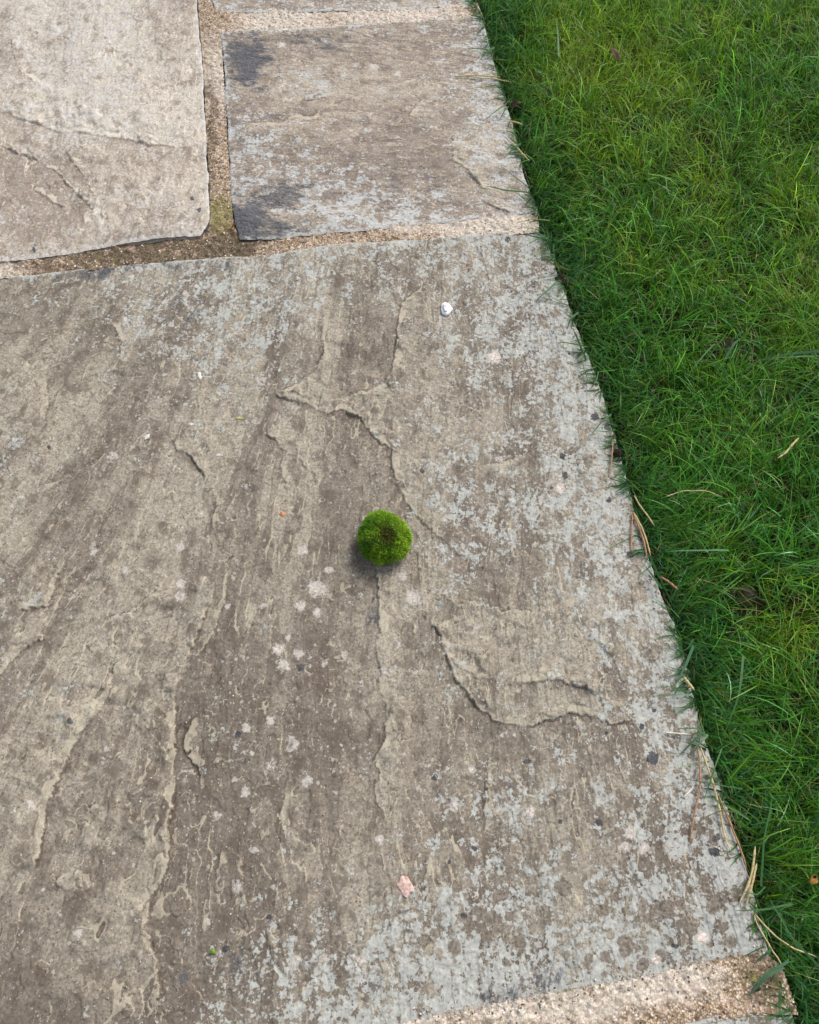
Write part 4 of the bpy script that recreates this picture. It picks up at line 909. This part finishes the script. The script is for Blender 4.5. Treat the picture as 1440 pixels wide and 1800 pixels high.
chip('white_crumb', 385, 801, [(0, 8), (50, 3), (130, 3), (180, 7), (220, 3), (320, 2)], .0010, M_CREAM, 'thin off-white sliver to the right of the white elongated crumb', 'crumb', group=GC_, seed=8)
chip('moss_crumb', 375, 1673, [(0, 5), (50, 4), (90, 6), (150, 5), (200, 6), (260, 5), (310, 4)], .0018, M_GREENB, 'little green crumb of moss near the bottom of the big slab', 'moss crumb', seed=9)
chip('soil_clod', 988, 488, [(0, 18), (35, 9), (80, 7), (120, 12), (150, 8), (175, 18), (200, 13), (250, 7), (300, 12), (330, 17)], .005, M_CLOD, 'dark ragged soil clod spilling onto the slab where the lawn edge bulges', 'soil clod', z=-.006, seed=10)
chip('soil_clod', 1085, 798, [(0, 9), (60, 10), (120, 8), (180, 8), (240, 9), (300, 9)], .008, M_CLOD, 'small round dark soil clod at the slab edge beside the upright brown needle', 'soil clod', z=-.003, seed=11)
chip('soil_clod', 900, 183, [(0, 14), (60, 8), (120, 8), (180, 16), (240, 8), (300, 9)], .007, M_CLOD, 'dark soil clod at the lawn edge just under the golden straws', 'soil clod', z=-.004, seed=12)
chip('dark_pebble', 1332, 1737, [(0, 6), (60, 7), (120, 6), (180, 6), (240, 7), (300, 6)], .005, M_DKSTONE, 'dark grey pebble on the wide sandy joint at the lower right', 'pebble', z=-.003, seed=13)
# loose sand and crumbs swept out of the joints
rs = np.random.RandomState(21); VV = []; FF = []; k = 0
cu = np.array([[-1, -1, -1], [1, -1, -1], [1, 1, -1], [-1, 1, -1], [-1, -1, 1], [1, -1, 1], [1, 1, 1], [-1, 1, 1]], float)
cf = np.array([[0, 3, 2, 1], [4, 5, 6, 7], [0, 1, 5, 4], [1, 2, 6, 5], [2, 3, 7, 6], [3, 0, 4, 7]])
gp = []
for (ax, ay), (bx, by), nn, sd in [((0, 480), (950, 405), 260, 10), ((360, 0), (410, 420), 160, 9), ((390, 60), (840, 30), 90, 8), ((740, 1790), (1350, 1675), 260, 10), ((960, 420), (1350, 1670), 240, 16), ((0, 445), (420, 425), 120, 9)]:
    t = rs.rand(nn); gp.append(np.stack([ax + t * (bx - ax) + rs.randn(nn) * sd, ay + t * (by - ay) + rs.randn(nn) * sd], 1))
gp.append(np.stack([rs.uniform(0, 1050, 330), rs.uniform(430, 1790, 330)], 1))
gp = g2(np.concatenate(gp))
for q in gp:
    sz = rs.uniform(.0003, .0010); sh = cu * (1 + rs.uniform(-.4, .3, (8, 3))) * sz * np.array([1, rs.uniform(.6, 1), .7]); an = rs.rand() * 6
    R2 = np.array([[math.cos(an), -math.sin(an), 0], [math.sin(an), math.cos(an), 0], [0, 0, 1]])
    if q[0] > edge_x(q[1]) - .002: continue
    VV.append(sh @ R2.T + np.array([q[0], q[1], .0003 + rs.rand() * .0004 + float(zs(q[0], q[1], 0)[0])])); FF.append(cf + k); k += 8
s = NT('sand_grain'); gv = s.voro(s.coord(), 500)
M_GRIT = s.done(s.bsdf(s.ramp(s.sep(gv.outputs['Color'])[0], [(0, (.06, .045, .035)), (.35, (.30, .20, .12)), (.7, (.55, .46, .36)), (1, (.80, .78, .74))]), .7))
tag(mesh_np('grit', np.concatenate(VV), np.concatenate(FF), M_GRIT, smooth=False), 'loose sand grains and crumbs along the joints and edges of the slabs', 'grit', kind='stuff')
# dead leaves in the grass
def leaf(cx, cy, ang, ln, wd, mat, label, z=.022, curl=.006):
    c = G(cx, cy)[0]; K, J = 14, 7
    u = np.linspace(0, 1, K); v = np.linspace(-1, 1, J); U, Vv = np.meshgrid(u, v, indexing='ij')
    half = wd * .5 * np.sin(np.pi * u ** .8)[:, None] ** .8 * (1 + .12 * np.sin(u * 31))[:, None]
    x = (U - .5) * ln; y = Vv * half
    zz = z + curl * Vv ** 2 + .004 * np.sin(U * 5) - .0012 * (abs(Vv) < .1)
    ca, sa = math.cos(ang), math.sin(ang)
    o = mesh_np('dead_leaf', np.stack([x * ca - y * sa, x * sa + y * ca, zz], -1).reshape(-1, 3), gridF(K, J), mat)
    o.modifiers.new('thickness', 'SOLIDIFY').thickness = .0004
    o.location = (c[0], c[1], 0); tag(o, label, 'leaf', 'dead leaves caught in the lawn')
leaf(1076, 118, -.9, .030, .012, M_LEAF, 'brown curled leaf on the upper lawn, in the yellowish patch')
leaf(1424, 1547, .7, .014, .008, M_OLEAF, 'small orange leaf in the grass near the right border, low down', z=.006)
chip('soil_clod', 1283, 608, [(0, 34), (60, 18), (120, 20), (180, 30), (240, 18), (300, 20)], .010, M_CLOD, 'dark soil lump in the deep hollow of the upper lawn', 'soil clod', z=-.014, seed=14)
chip('soil_clod', 1308, 1045, [(0, 26), (60, 22), (120, 24), (180, 26), (240, 22), (300, 24)], .010, M_CLOD, 'wide brown soil lump in the bare patch of the middle lawn', 'soil clod', z=-.012, seed=15)
# dried sprigs
def sprig(name, cx, cy, twigs, rad, mat, label, z):
    c = G(cx, cy)[0]; r = bpy.data.objects.new(name, None); COL.objects.link(r); r.location = (c[0], c[1], 0)
    tag(r, label, 'sprig')
    for t in twigs: tube('twig', t, rad, mat, z, z + .0005, .0008, K=8, parent=r)
sprig('dry_sprig', 826, 462, [[(822, 446), (828, 456), (831, 466)], [(827, 466), (828, 474), (828, 482)], [(828, 470), (820, 475), (811, 478)], [(828, 468), (818, 470), (812, 474)], [(831, 466), (826, 460), (820, 462)]], .0006, M_NEEDLE, 'tiny branching tan sprig on the big slab above the white pebble', .003)
sprig('red_sprig', 408, 402, [[(398, 404), (408, 399), (414, 397)], [(402, 405), (410, 404), (416, 402)], [(405, 400), (411, 396), (413, 394)], [(403, 402), (409, 408), (415, 409)]], .0007, M_RED, 'tiny dark red sprig in the mossy crossing of the mortar joints', .001)
